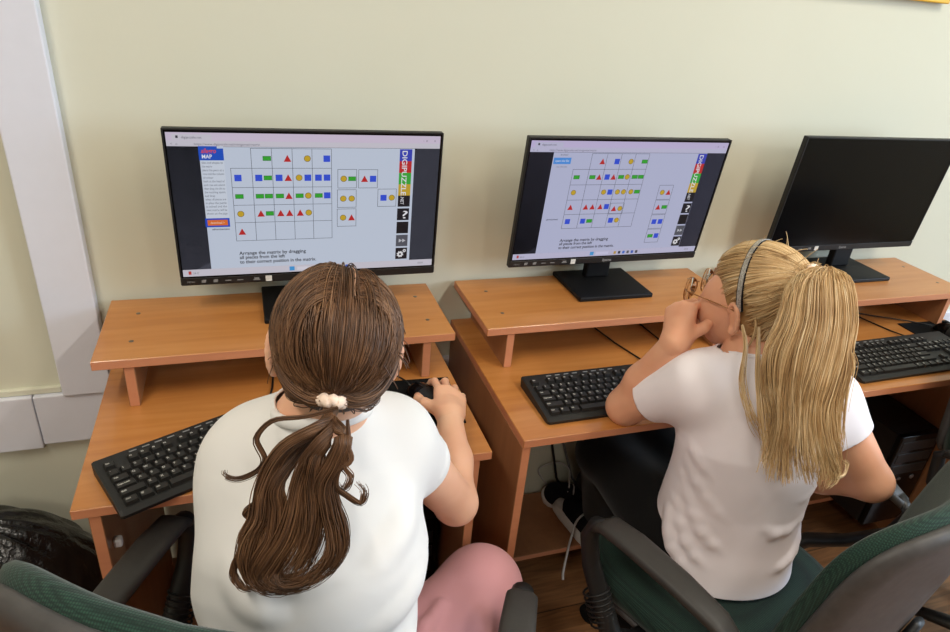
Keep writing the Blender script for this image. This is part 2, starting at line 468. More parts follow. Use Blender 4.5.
class Pic:
    """flat picture on the panel: every element is a small face in front of the glass"""
    def __init__(self): self.mb = MB(); self.mats = []; self.k = 0; self.layer = 0
    def mi(self, col):
        m = emit(col, self.gain)
        if m not in self.mats: self.mats.append(m)
        return self.mats.index(m)
    gain = .74
    def y(self, d): return -.0002 - .00006 * d
    def poly(self, pts, col, d):
        self.mb.add([(uv(*p)[0], self.y(d), uv(*p)[1]) for p in pts], [tuple(range(len(pts)))], self.mi(col))
    def rect(self, u0, v0, u1, v1, col, d): self.poly([(u0, v1), (u1, v1), (u1, v0), (u0, v0)], col, d)
    def frame(self, u0, v0, u1, v1, col, d, w=.0016):
        h = w * 16 / 9
        self.rect(u0 - w / 2, v0 - h / 2, u1 + w / 2, v0 + h / 2, col, d); self.rect(u0 - w / 2, v1 - h / 2, u1 + w / 2, v1 + h / 2, col, d)
        self.rect(u0 - w / 2, v0, u0 + w / 2, v1, col, d); self.rect(u1 - w / 2, v0, u1 + w / 2, v1, col, d)
    def text(self, s, u, v, h, col, d, bold=0, turn=0, width=None, align='LEFT', slant=0):
        V, F = text_mesh(s, 1, bold, align)
        H = h * (AZ1 - AZ0)                      # em size
        x, z = uv(u, v); k = 1
        if width: k = width * (AX1 - AX0) / ((max(p.x for p in V) - min(p.x for p in V)) * H)
        P = []
        for p in V:
            a, c = p.x * H * k + slant * p.y * H, p.y * H
            if turn: a, c = c, -a               # reads downwards
            P.append((x + a, self.y(d), z + c))
        self.mb.add(P, F, self.mi(col))
    def sym(self, s, u, v):
        w, h = .0126, .0222
        line = (60, 60, 50)
        if s == 'B': self.rect(u - w, v - h, u + w, v + h, (52, 84, 222), 4)
        elif s == 'G': self.rect(u - w * 1.18, v - h * .72, u + w * 1.18, v + h * .72, (44, 110, 36), 4); self.rect(u - w * 1.08, v - h * .58, u + w * 1.08, v + h * .58, (52, 172, 48), 5)
        elif s == 'R':
            self.poly([(u - w * 1.1, v + h), (u + w * 1.1, v + h), (u, v - h * 1.1)], (196, 40, 40), 4)
        elif s == 'Y':
            for q, c, d in ((1.0, (110, 90, 30), 4), (.86, (208, 172, 44), 5)):
                self.poly([(u + w * q * math.cos(2 * PI * k / 20), v - h * q * math.sin(2 * PI * k / 20)) for k in range(20)], c, d)
    def cell(self, s, u0, v0, u1, v1):
        for k, ch in enumerate(s):
            if ch != '_': self.sym(ch, u0 + (u1 - u0) * (.31, .76)[k], v0 + (v1 - v0) * .5)

def page(white, bar, dark, cols, rows, grid, pieces, wx0, wx1, side_u):
    p = Pic(); L = (70, 74, 84)
    p.rect(0, 0, 1, 1, dark, 0)
    p.rect(0, 0, 1, .052, (min(255, bar[0] + 4), bar[1] - 6, bar[2] + 4), 1)            # tab strip
    p.rect(0, .052, 1, .088, bar, 1)                                                    # address bar
    p.rect(.02, .012, .15, .05, bar, 2); p.text('digipuzzle.net', .05, .038, .022, (96, 96, 110), 3)
    p.rect(.032, .02, .04, .036, (60, 60, 70), 3)
    p.text('https://www.digipuzzle.net/minigames/matrix', .09, .08, .022, (110, 112, 126), 3)
    p.text('<   o', .012, .08, .022, (110, 112, 126), 3); p.text('x', .975, .04, .024, (96, 96, 110), 3); p.text('-  o', .93, .04, .024, (96, 96, 110), 3)
    p.rect(wx0, .09, wx1, .948, white, 1)
    for r in range(6):
        a = cols[1] if r == 0 else cols[0]
        p.rect(a - .0008, rows[r] - .0014, cols[-1] + .0008, rows[r] + .0014, L, 3)
    for c in range(6):
        a = rows[1] if c == 0 else rows[0]
        p.rect(cols[c] - .0008, a, cols[c] + .0008, rows[5], L, 3)
    for r, row in enumerate(grid):
        for c, s in enumerate(row):
            p.cell(s, cols[c], rows[r], cols[c + 1], rows[r + 1])
    for s, u0, v0, u1, v1 in pieces:
        p.frame(u0, v0, u1, v1, L, 3); p.rect(u0, v0, u1, v1, white, 2.5); p.cell(s, u0, v0, u1, v1)
    T = (16, 18, 26)
    p.text('Arrange the matrix by dragging', cols[0] + .006, .85, .036, T, 4, .016, width=.255)
    p.text('all pieces from the left', cols[0] + .006, .882, .036, T, 4, .016, width=.172)
    p.text('to their correct position in the matrix.', cols[0] + .006, .917, .036, T, 4, .016, width=.295)
    a, bq = side_u
    for k, c in enumerate(((58, 70, 190), (200, 44, 44), (60, 176, 62), (206, 170, 50), (24, 24, 32))):
        p.rect(a, .094 + k * .0846, bq, .094 + (k + 1) * .0846, c, 3)
    p.text('DIGIPUZZLE', a + .011, .102, .052, (240, 240, 246), 4, .012, turn=1, width=.183)
    p.text('.NET', a + .011, .438, .034, (225, 225, 232), 4, .012, turn=1, width=.034)
    for k, c in enumerate(((24, 24, 32), (18, 18, 24), (88, 90, 100), (24, 24, 32))):
        v0 = .53 + k * .1045; p.rect(a - .001, v0, bq - .001, v0 + .092, c, 3)
    p.text('?', (a + bq) / 2 - .0105, .608, .085, (240, 240, 246), 4, 0, width=.021)
    for q in (0, .015):
        u = a + .011 + q; p.poly([(u, .80), (u + .014, .785), (u, .77)][::1], (196, 198, 206), 4)
    for cu, cv, R, n in ((a + .019, .896, .0115, 8), (bq - .013, .868, .006, 8)):
        pts = []
        for k in range(n * 4):
            q = R * (1.3 if (k // 2) % 2 else 1.0); g = 2 * PI * k / (n * 4)
            pts.append((cu + q * math.cos(g), cv - q * 16 / 9 * math.sin(g)))
        p.poly(pts, (236, 236, 240), 4)
        p.poly([(cu + R * .42 * math.cos(2 * PI * k / 14), cv - R * .42 * 16 / 9 * math.sin(2 * PI * k / 14)) for k in range(14)], (24, 24, 32), 5)
    p.rect(0, .948, 1, 1, bar, 2)                                                       # task bar
    p.rect(.40, .957, .42, .99, (70, 160, 226), 3); p.rect(.43, .962, .50, .988, (min(255, bar[0] + 14), min(255, bar[1] + 14), min(255, bar[2] + 14)), 3)
    for k, c in enumerate(((196, 160, 60), (40, 44, 60), (60, 110, 210), (90, 90, 100), (40, 90, 190), (60, 60, 66))):
        p.rect(.53 + k * .024, .962, .543 + k * .024, .988, c, 3)
    p.text('10:24', .935, .982, .02, (90, 92, 100), 3); p.rect(.02, .96, .03, .985, (196, 60, 50), 3); p.text('24 C', .036, .983, .02, (90, 92, 100), 3)
    return p

def monitor(label, loc, yaw, tilt, pic, base_xy, base_yaw=0):
    t = thing('computer_monitor', label, 'monitor', (base_xy[0], base_xy[1], SH), base_yaw, 'desktop monitors in a row on the shelves')
    off = Vector(loc) - Vector((base_xy[0], base_xy[1], SH))
    # head (everything that tilts) is laid out in panel coordinates and moved by Mh
    Mh = Matrix.Translation(off) @ Matrix.Rotation(yaw, 4, 'Z') @ Matrix.Rotation(tilt, 4, 'X')
    def put(name, mb, mats, parent=t):
        me = mb.mesh(name); me.transform(Mh); return link(name, me, mats, parent)
    c = MB(); c.box(-MW / 2, MW / 2, .0, .016, -MH / 2, MH / 2, bev=.002, seg=2)
    c.box(-.15, .15, .016, .045, -.13, .10, bev=.012, seg=3)
    put('housing', c, M['black'])
    f = MB()   # thin rim round the glass, chin below
    f.box(-MW / 2, MW / 2, -.0015, .0, AZ0 - .021 + .0025, AZ0 - .0035, bev=.0006, seg=1)
    f.box(-MW / 2, MW / 2, -.0015, 0, AZ1 + .004, MH / 2, bev=.0006, seg=1)
    f.box(-MW / 2, -MW / 2 + .0035, -.0015, 0, AZ0, AZ1 + .004, bev=.0006, seg=1)
    f.box(MW / 2 - .0035, MW / 2, -.0015, 0, AZ0, AZ1 + .004, bev=.0006, seg=1)
    bz = put('bezel', f, M['black'])
    s = MB(); s.box(-MW / 2 + .0035, MW / 2 - .0035, -.0002, .0002, AZ0 - .0035, AZ1 + .004)
    sc = put('screen', s, M['blackgloss'])
    if pic: put('screen_picture', pic.mb, pic.mats, sc)
    zc = (AZ0 - .0035 - MH / 2) / 2 + .0005
    V, F = text_mesh('iiyama', .0105, .0004, 'CENTER')
    put('brand_badge', MB().add([(p.x, -.0018, zc - .003 + p.y) for p in V], F), M['grey_print'])
    # printed key symbols along the left of the chin, and the energy sticker
    k = MB()
    V, F = text_mesh('MENU', .0055)
    k.add([(-.258 + p.x, -.0018, zc - .002 + p.y) for p in V], F)
    for q, xx in enumerate((-.226, -.203, -.178, -.154, -.121)):
        if q < 2: k.box(xx - .004, xx + .004, -.0019, -.0016, zc - .0028, zc + .0028); k.box(xx - .002, xx + .005, -.002, -.0017, zc + .0005, zc + .004)
        elif q == 4: k.box(xx - .007, xx + .007, -.0019, -.0016, zc - .0025, zc - .0005); k.box(xx - .005, xx + .005, -.0019, -.0016, zc, zc + .0035)
        else: k.box(xx - .006, xx + .006, -.0019, -.0016, zc - .001, zc + .001)
    put('button_marks', k, M['grey_print'])
    e = MB(); e.box(-.103, -.09, -.002, -.0016, zc - .0065, zc + .0065)
    est = put('energy_sticker', e, M['sticker'])
    # stand
    n = MB(); n.box(-.042, .042, .045, .062, .012, -off.z + .09 if False else .30, bev=.004)
    n2 = MB()
    n2.box(-.035, .035, off.y + .052, off.y + .075, .012, off.z + .03, bev=.005, seg=2)
    n2.box(-.03, .03, off.y + .03, off.y + .06, off.z - .04, off.z + .04, bev=.004)
    n2.build('stand_neck', M['standblack'], t)
    ns = MB(); ns.box(-.03, .03, off.y + .0485, off.y + .053, .075, .09, bev=.002); ns.build('cable_slot', M['grey_print'], t) if False else None
    b2 = MB(); b2.box(-.1045, .1045, -.100, .068, 0, .012, bev=.003, seg=2)
    b2.build('stand_base', M['standblack'], t)
    return t

G1 = [['_', '_G', '_R', '_Y', '_B'], ['B', 'BG', 'BR', 'YB', 'BB'], ['G', 'GG', 'GR', 'GY', 'GB'], ['Y', 'RG', 'RR', 'RY', ''], ['R', '', '', '', '']]
P1 = [('YG', .596, .238, .669, .371), ('RB', .677, .24, .752, .372), ('YY', .594, .384, .668, .514), ('YR', .593, .526, .668, .657), ('BY', .755, .382, .83, .512)]
C1 = [.206, .28, .353, .427, .4995, .572]; R1 = [.097, .23, .3615, .485, .61, .744]
pg = page((204, 214, 232), (212, 208, 220), (82, 84, 97), C1, R1, G1, P1, .104, .898, (.838, .888))
pg.rect(.102, .086, .186, .178, (28, 84, 200), 3); pg.rect(.165, .086, .187, .1, (204, 214, 232), 4)
pg.text('allegro', .11, .13, .042, (226, 80, 70), 4, .02, width=.05, slant=.2); pg.text('MAP', .111, .165, .036, (240, 240, 246), 4, .02, width=.034)
pg.rect(.104, .178, .186, .574, (214, 222, 236), 3)
for k in range(15):
    w = .034 if k in (1, 4, 9) else .072
    v = .2 + k * .0248
    pg.text(['tiles and shapes to', 'the matrix', 'place the piece at a', 'row and the column', 'of colour', 'look at the head of', 'each row and column', 'then drag the tile to', 'the matching square', 'and drop', 'when all pieces are', 'in place the puzzle', 'is solved and the', 'next matrix will be', 'shown on the page'][k], .109, v, .021, (90, 96, 112), 4, 0, width=w)
pg.rect(.1, .574, .187, .638, (34, 78, 200), 3); pg.rect(.108, .586, .18, .626, (232, 116, 50), 4)
pg.text('download >', .118, .614, .024, (250, 220, 200), 5, 0, width=.05); pg.text('advertisement', .122, .66, .02, (40, 44, 54), 4, .01, width=.062)
monitor('lit monitor with the shape matrix in front of the brown-haired pupil', (.4274, -.126, 1.0947), .006, .036, pg, (.420, -.078))

G2 = [['_', '_R', '_B', '_Y', '_G'], ['G', 'GR', 'BR', 'GY', 'GG'], ['Y', '', 'YB', 'YY', 'YG'], ['R', 'RR', 'RB', '', ''], ['B', 'BG', '', 'BY', '']]
C2 = [.219, .298, .374, .446, .517, .588]; R2 = [.097, .225, .353, .481, .606, .73]
P2 = [('RY', .449, .515, .52, .612), ('YR', .687, .364, .763, .49), ('RG', .687, .497, .763, .622), ('BB', .687, .63, .763, .757), ('GB', .687, .765, .763, .89)]
pg2 = page((190, 194, 224), (198, 196, 224), (64, 65, 80), C2, R2, G2, P2, .112, .898, (.85, .898))
pg2.rect(.117, .131, .2, .182, (80, 150, 232), 3); pg2.text('open the file', .125, .164, .024, (235, 240, 250), 4, 0, width=.065)
pg2.text('download', .145, .115, .022, (110, 112, 130), 3, 0, width=.035); pg2.text('no thanks', .135, .21, .022, (130, 132, 150), 3, 0, width=.05)
pg2.text('advertisement', .133, .652, .02, (40, 44, 54), 3, .01, width=.06)
monitor('lit monitor on the middle desk, before the pupil with the ponytail and headband', (1.1606, -.1165, 1.0911), .011, .094, pg2, (1.165, -.078))
monitor('switched-off dark monitor at the right edge', (1.915, -.135, 1.106), 0, .07, None, (1.98, -.078))

# ------------------------------------------------------------------ keyboards
U = .0188
def key_mesh(w, h=.0078):
    b = MB(); W = w * U - .0016; D = U - .0016; t = .0022
    b.add([(-W / 2, -D / 2, 0), (W / 2, -D / 2, 0), (W / 2, D / 2, 0), (-W / 2, D / 2, 0),
           (-W / 2 + t, -D / 2 + t, h), (W / 2 - t, -D / 2 + t, h), (W / 2 - t, D / 2 - t * .8, h * .94), (-W / 2 + t, D / 2 - t * .8, h * .94)],
          [(0, 3, 2, 1), (4, 5, 6, 7), (0, 1, 5, 4), (1, 2, 6, 5), (2, 3, 7, 6), (3, 0, 4, 7)])
    me = b.mesh('key'); me.materials.append(M['key']); return me
KM = {}
ROWS = [  # (row from the front, [(x in units, width, legend)])
    (5.35, [(0, 1, 'Esc')] + [(2 + k, 1, 'F%d' % (k + 1)) for k in range(4)] + [(6.5 + k, 1, 'F%d' % (k + 5)) for k in range(4)] + [(11 + k, 1, 'F%d' % (k + 9)) for k in range(4)] + [(15.25, 1, 'PrS'), (16.25, 1, 'ScL'), (17.25, 1, 'Pau')]),
    (4.1, [(k, 1, c) for k, c in enumerate('`1234567890-=')] + [(13, 2, 'Back'), (15.25, 1, 'Ins'), (16.25, 1, 'Hom'), (17.25, 1, 'PgU'), (18.5, 1, 'Num'), (19.5, 1, '/'), (20.5, 1, '*'), (21.5, 1, '-')]),
    (3.1, [(0, 1.5, 'Tab')] + [(1.5 + k, 1, c) for k, c in enumerate('QWERTYUIOP[]')] + [(13.5, 1.5, '\\'), (15.25, 1, 'Del'), (16.25, 1, 'End'), (17.25, 1, 'PgD'), (18.5, 1, '7'), (19.5, 1, '8'), (20.5, 1, '9'), (21.5, 1, '+')]),
    (2.1, [(0, 1.75, 'Caps Lock')] + [(1.75 + k, 1, c) for k, c in enumerate("ASDFGHJKL;'")] + [(12.75, 2.25, 'Enter'), (18.5, 1, '4'), (19.5, 1, '5'), (20.5, 1, '6')]),
    (1.1, [(0, 2.25, 'Shift')] + [(2.25 + k, 1, c) for k, c in enumerate('ZXCVBNM,./')] + [(12.25, 2.75, 'Shift'), (16.25, 1, '^'), (18.5, 1, '1'), (19.5, 1, '2'), (20.5, 1, '3'), (21.5, 1, 'Ent')]),
    (0, [(0, 1.25, 'Ctrl'), (1.25, 1.25, '#'), (2.5, 1.25, 'Alt'), (3.75, 6.25, ''), (10, 1.25, 'Alt'), (11.25, 1.25, '#'), (12.5, 1.25, '='), (13.75, 1.25, 'Ctrl'), (15.25, 1, '<'), (16.25, 1, 'v'), (17.25, 1, '>'), (18.5, 2, '0'), (20.5, 1, '.')]),
]
LEG = None
def keyboard(label, loc, rotz):
    """local origin: back-left lower corner of the case; x along it, y negative towards the user"""
    global LEG
    t = thing('computer_keyboard', label, 'keyboard', loc, rotz, 'black keyboards on the desks')
    W, D = .45, .156
    b = MB()
    zb, zf = .022, .0125
    pr = [(-.004, 0), (-.001, zb), (-.03, zb - .001), (-D + .012, zf), (-D, zf - .004), (-D + .001, .002), (-D + .008, 0)]
    n = len(pr); vs = []
    for x, k in ((0, .96), (.004, 1), (W - .004, 1), (W, .96)):
        vs += [(x, y * k - .003 * (1 - k) * 20, z * (k if k < 1 else 1)) for y, z in pr]
    fs = [tuple(reversed(range(n))), tuple(range(3 * n, 4 * n))]
    fs = [tuple(range(n)), tuple(reversed(range(3 * n, 4 * n)))]
    for i in range(3):
        for k in range(n):
            k2 = (k + 1) % n; fs.append((i * n + k, (i + 1) * n + k, (i + 1) * n + k2, i * n + k2))
    b.add(vs, fs)
    b.build('case', M['kbody'], t)
    slope = math.atan2(zb - zf, D - .04)
    count = 0; rest = MB(); leg = MB()
    for r, keys in ROWS:
        for x, w, s in keys:
            if w not in KM: KM[w] = key_mesh(w)
            y = -D + .024 + r * U
            z = zf + (y + D - .012) * math.tan(slope) - .0012
            px = .011 + (x + w / 2) * U
            if count < 100:
                link('key', KM[w], M['key'], t, (px, y, z), (slope, 0, 0)); count += 1
            else:
                mt = Matrix.Translation((px, y, z)) @ Matrix.Rotation(slope, 4, 'X')
                rest.add([mt @ v.co for v in KM[w].vertices], [tuple(p.vertices) for p in KM[w].polygons])
            if s and LEG is None:
                V, F = text_mesh(s, .0062 if len(s) == 1 else .0044, .0003)
                lx = px - w * U / 2 + .0045
                leg.add([(lx + p.x, y - .001 + p.y + .0005, z + .0080 + (p.y - .001) * math.tan(slope)) for p in V], F)
    if rest.v:
        o = rest.build('keypad_keys', M['key'], t); o['kind'] = 'stuff'
    if LEG is None:
        LEG = leg.mesh('key_legends'); LEG.materials.append(M['legend'])
    link('key_legends', LEG, M['legend'], t)
    for k in range(8):
        MB().box(0, .0125, -.0028, 0, 0, .0016, bev=.0005, seg=1).build('media_key', M['grey_print'], t, (.058 + k * .0215 + (.0 if k < 4 else .006), -.0085, zb - .0008))
    cb = MB(); cb.tube([(.33, .0, .012), (.335, .02, .008), (.36, .06, .003), (.42, .17, .003), (.47, .27, .003)] if 'askew' in label else [(.22, .0, .012), (.222, .02, .008), (.235, .06, .003), (.27, .14, .003), (.30, .19, .003)] if label.startswith('black keyboard pushed') else [(.34, .0, .012), (.34, .02, .008), (.338, .055, .003), (.318, .13, .003), (.306, .20, .003), (.30, .25, .003)], .0021, 8)
    cb.build('cable', M['black'], t)
    return t
keyboard('black keyboard sitting askew over the left desk edge beside the loose white shirt', (.019, -.462, DH), .44).scale = (1, .92, 1)
keyboard('black keyboard on the middle desk beside the bare propped elbow', (.848, -.343, DH), .012)
keyboard('black keyboard on the desk below the switched-off monitor', (1.690, -.345, DH), .02)

# ------------------------------------------------------------------ mice, mouse pads
def mouse_pad(label, x, y, rot, w=.2, d=.17):
    b = MB(); b.box(-w / 2, w / 2, -d / 2, d / 2, 0, .003, bev=.0012, seg=2)
    o = b.build('mouse_pad', M['pad'], None, (x, y, DH), (0, 0, rot)); return tag(o, label, 'mouse pad', 'black mouse pads')
def mouse(label, x, y, rot, cable):
    t = thing('computer_mouse', label, 'mouse', (x, y, DH + .003), rot, 'black computer mice')
    def shell(name, y0, y1, mat, x0=-1, x1=1, lift=0):
        b = MB(); n, mm = 16, 18; vs = []
        for i in range(n + 1):
            yy = y0 + (y1 - y0) * i / n; q = (yy) / .052
            w = .029 * math.sqrt(max(0, 1 - abs(q) ** 3.2)) * (1 - .08 * q) + .0008; h = .034 * math.sqrt(max(0, 1 - abs(q + .12) ** 2.6 / 1.35)) + .002
            for k in range(mm + 1):
                a = PI * (k / mm) * (x1 - x0) / 2 + PI * (x0 + 1) / 2
                vs.append((-math.cos(a) * w * (1 + lift), yy, max(.001, (math.sin(a) ** .8) * h * (1 + lift))))
        fs = []
        for i in range(n):
            for k in range(mm):
                p = i * (mm + 1) + k; fs.append((p, p + 1, p + mm + 2, p + mm + 1))
        fs.append(tuple(range(mm + 1))); fs.append(tuple(reversed(range(n * (mm + 1), (n + 1) * (mm + 1)))))
        b.add(vs, [tuple(reversed(f)) for f in fs], 0, True); return b.build(name, mat, t)
    shell('body', -.052, .052, M['black'])
    shell('button', .004, .047, M['blackgloss'], -.86, -.08, .02); shell('button', .004, .047, M['blackgloss'], .08, .86, .02)
    wb = MB(); wb.lathe([(.008, -.003), (.0095, -.0015), (.0095, .0015), (.008, .003)], 20, M=Matrix.Translation((0, .027, .0265)) @ Matrix.Rotation(PI / 2, 4, 'Y'))
    wb.build('scroll_wheel', M['pad'], t)
    if cable:
        inv = (Matrix.Translation((x, y, DH + .003)) @ Matrix.Rotation(rot, 4, 'Z')).inverted()
        c = MB(); c.tube([inv @ Vector(p) for p in cable], .0019, 8); c.build('cable', M['black'], t)
    return t
mouse_pad('black mouse pad under the hand of the brown-haired pupil', .592, -.366, -.05)
mouse('black mouse held in the right hand of the brown-haired pupil', .622, -.372, .35, [(.604, -.325, .762), (.597, -.305, .765), (.585, -.275, .760), (.563, -.262, .756), (.548, -.235, .7535), (.543, -.17, .7535), (.56, -.09, .7535)])
mouse_pad('black mouse pad right of the keyboard below the dark monitor', 2.185, -.335, -.04, .19, .17)
mouse('black mouse lying free on the pad at the right edge', 2.186, -.345, .1, [(2.181, -.294, .762), (2.17, -.27, .757), (2.13, -.24, .756), (2.05, -.19, .7535), (1.93, -.11, .7535), (1.88, -.06, .7535)])

# ------------------------------------------------------------------ loose cables and computers under the desks
c = MB(); c.tube([(1.285, -.06, .7525), (1.29, -.138, .7525), (1.295, -.217, .7525), (1.297, -.29, .7525), (1.32, -.33, .7525), (1.38, -.36, .7525)], .0019, 8)
tag(c.build('mouse_cable', M['black']), 'thin black cable lying under the shelf of the middle desk', 'cable')

def tower(label, x, y, z=.1):
    t = thing('computer_tower', label, 'computer', (x, y, z), 0, 'black computers under the desks')
    w, d, h = .165, .38, .355
    MB().box(-w / 2, w / 2, .02, d, .008, h, bev=.003).build('case', M['black'], t)
    MB().box(-w / 2 - .001, w / 2 + .001, 0, .02, .006, h + .002, bev=.006, seg=3).build('front_panel', M['blackgloss'], t)
    for k in range(3):
        MB().box(-.07, .07, -.0015, .001, h - .055 - k * .045, h - .02 - k * .045, bev=.001, seg=1).build('drive_cover', M['black'], t)
    for k in range(2):
        MB().box(-.045 + k * .02, -.033 + k * .02, -.003, .0, h - .168, h - .162).build('usb_port', M['steel'], t)
    b = MB(); b.lathe([(.008, 0), (.008, .003), (.006, .004)], 18, M=Matrix.Translation((.035, 0, h - .165)) @ Matrix.Rotation(PI / 2, 4, 'X')); b.build('power_button', M['steel'], t)
    for a in (-1, 1):
        for bb in (.06, .32): MB().lathe([(.012, 0), (.012, .009)], 14).build('foot', M['pad'], t, (a * .06, bb, 0))
    return t
tower('black computer standing under the left desk beside the pink-clad knee', .575, -.425)
tower('black computer under the middle desk behind the black-trousered legs', 1.385, -.41)
tower('black computer under the desk below the dark monitor', 2.165, -.41)
c = MB(); c.tube([(1.10, -.025, .70), (1.115, -.03, .5), (1.13, -.035, .32), (1.17, -.04, .16), (1.20, -.05, .104)], .004, 8)
tag(c.build('power_cable', M['black']), 'black cable hanging down the wall under the middle desk', 'cable')
c = MB(); c.tube([(1.15, -.025, .70), (1.17, -.03, .5), (1.165, -.035, .32), (1.22, -.05, .16), (1.26, -.06, .104)], .004, 8)
tag(c.build('power_cable', M['grey_print']), 'pale cable hanging down the wall under the middle desk', 'cable')

# ------------------------------------------------------------------ bin bags
def bag(name, mat, c, rx, ry, h, label, seed, neck):
    r = np.random.default_rng(seed); n, mrow = 72, 40
    ph = r.uniform(0, 2 * PI, 12); am = r.uniform(.3, 1, 12); fr = r.integers(5, 23, 12); fz = r.uniform(-9, 9, 12)
    vs = []; fs = []
    for i in range(mrow + 1):
        s = i / mrow
        if s < .12: k, z = s / .12 * .86, 0
        else:
            q = (s - .12) / .88; z = h * (1 - (1 - q) ** 1.3)
            k = (.86 + .14 * math.sin(PI * min(1, q * 1.5))) * (1 - neck * max(0, (q - .5) / .5) ** 2)
        for j in range(n):
            a = 2 * PI * j / n
            d = sum(am[p] * math.sin(fr[p] * a + fz[p] * z / h + ph[p]) for p in range(12)) * .009 * (1 if s > .12 else s / .12)
            rr = max(0, k + d * 1.4)
            vs.append((rx * rr * math.cos(a), ry * rr * math.sin(a), z + (d * .4 * h if s > .3 else 0)))
    for i in range(mrow):
        for j in range(n):
            j2 = (j + 1) % n; fs.append((i * n + j, i * n + j2, (i + 1) * n + j2, (i + 1) * n + j))
    fs.append(tuple(reversed(range(n)))); fs.append(tuple(range(mrow * n, (mrow + 1) * n)))
    b = MB(); b.add(vs, fs, 0, True); o = b.build(name, mat, None, c); return tag(o, label, 'rubbish bag')
bag('rubbish_bag', M['binbag'], (-.33, -.18, 0), .27, .165, .43, 'large black rubbish bag on the floor left of the desks', 3, .75)
bag('rubbish_bag', M['greybag'], (-.10, -.37, 0), .095, .075, .27, 'grey plastic bag standing before the black rubbish bag', 5, .7)
# ------------------------------------------------------------------ office chairs
def super_pad(w, d, z0, z1, p=4, n=48, crown=.008, taper=0):
    """upholstered cushion: superellipse outline, rounded edges"""
    b = MB(); vs = []; fs = []
    H = z1 - z0; prof = [(.0, z0), (.86, z0), (.955, z0 + H * .12), (.99, z0 + H * .35), (1, z0 + H * .55), (.985, z0 + H * .78), (.95, z0 + H * .92), (.88, z1), (.5, z1 + crown), (0, z1 + crown)]
    for s, z in prof:
        for k in range(n):
            a = 2 * PI * k / n; c, q = math.cos(a), math.sin(a)
            x = abs(c) ** (2 / p) * math.copysign(1, c) * w / 2 * s; y = abs(q) ** (2 / p) * math.copysign(1, q) * d / 2 * s
            vs.append((x * (1 + taper * y), y, z))
    for i in range(len(prof) - 1):
        for k in range(n):
            k2 = (k + 1) % n; fs.append((i * n + k, i * n + k2, (i + 1) * n + k2, (i + 1) * n + k))
    b.add(vs, fs, 0, True); return b

def back_part(w, z0, z1, y, thick, grow=0, p=4):
    """curved backrest slab: y is the front face at the middle, +y forward"""
    b = super_pad(w + grow, (z1 - z0) + grow, 0, thick, p, 64, .004, -.35)
    vs = []
    for x, q, t in b.v:
        wrap = .055 * (x / .24) ** 2           # the sides come forward
        zz = (z0 + z1) / 2 + q
        lean = -(zz - .55) * .12
        vs.append((x, y + wrap + lean - thick + t, zz))
    b.v = vs
    b.f = [tuple(reversed(f)) for f in b.f]
    return b

AXX = .303
def arm_mb(s):
    b = MB(); x = AXX * s
    # flat pad on top
    pts = [(x, -.20, .655), (x, -.16, .672), (x, -.08, .680), (x, .02, .682), (x, .08, .676), (x, .105, .655)]
    n = 14; vs = []; fs = []
    W = [.017, .024, .027, .028, .026, .018]; T = [.010, .011, .012, .012, .012, .012]
    for (px, py, pz), w, t in zip(pts, W, T):
        for k in range(n):
            a = 2 * PI * k / n; c, q = math.cos(a), math.sin(a)
            vs.append((px + abs(c) ** .6 * math.copysign(1, c) * w, py, pz + abs(q) ** .7 * math.copysign(1, q) * t))
    for i in range(len(pts) - 1):
        for k in range(n):
            k2 = (k + 1) % n; fs.append((i * n + k, (i + 1) * n + k, (i + 1) * n + k2, i * n + k2))
    fs += [tuple(range(n)), tuple(reversed(range((len(pts) - 1) * n, len(pts) * n)))]
    b.add(vs, fs, 0, True)
    return b

def arm_leg(s):
    b = MB(); x = AXX * s
    b.tube([(x, .075, .672), (x, .108, .655), (x, .118, .62), (x, .10, .56), (x, .05, .49), (x, .015, .435), (x - .05 * s, .0, .405), (x - .12 * s, -.005, .40)],
           [.016, .019, .02, .02, .022, .025, .023, .02], 14, flat=.8)
    b.tube([(x, -.185, .668), (x, -.215, .64), (x, -.20, .57), (x, -.13, .49), (x, -.06, .43), (x - .05 * s, -.035, .41), (x - .12 * s, -.03, .40)],
           [.012, .016, .018, .018, .022, .022, .02], 14, flat=.8)
    return b

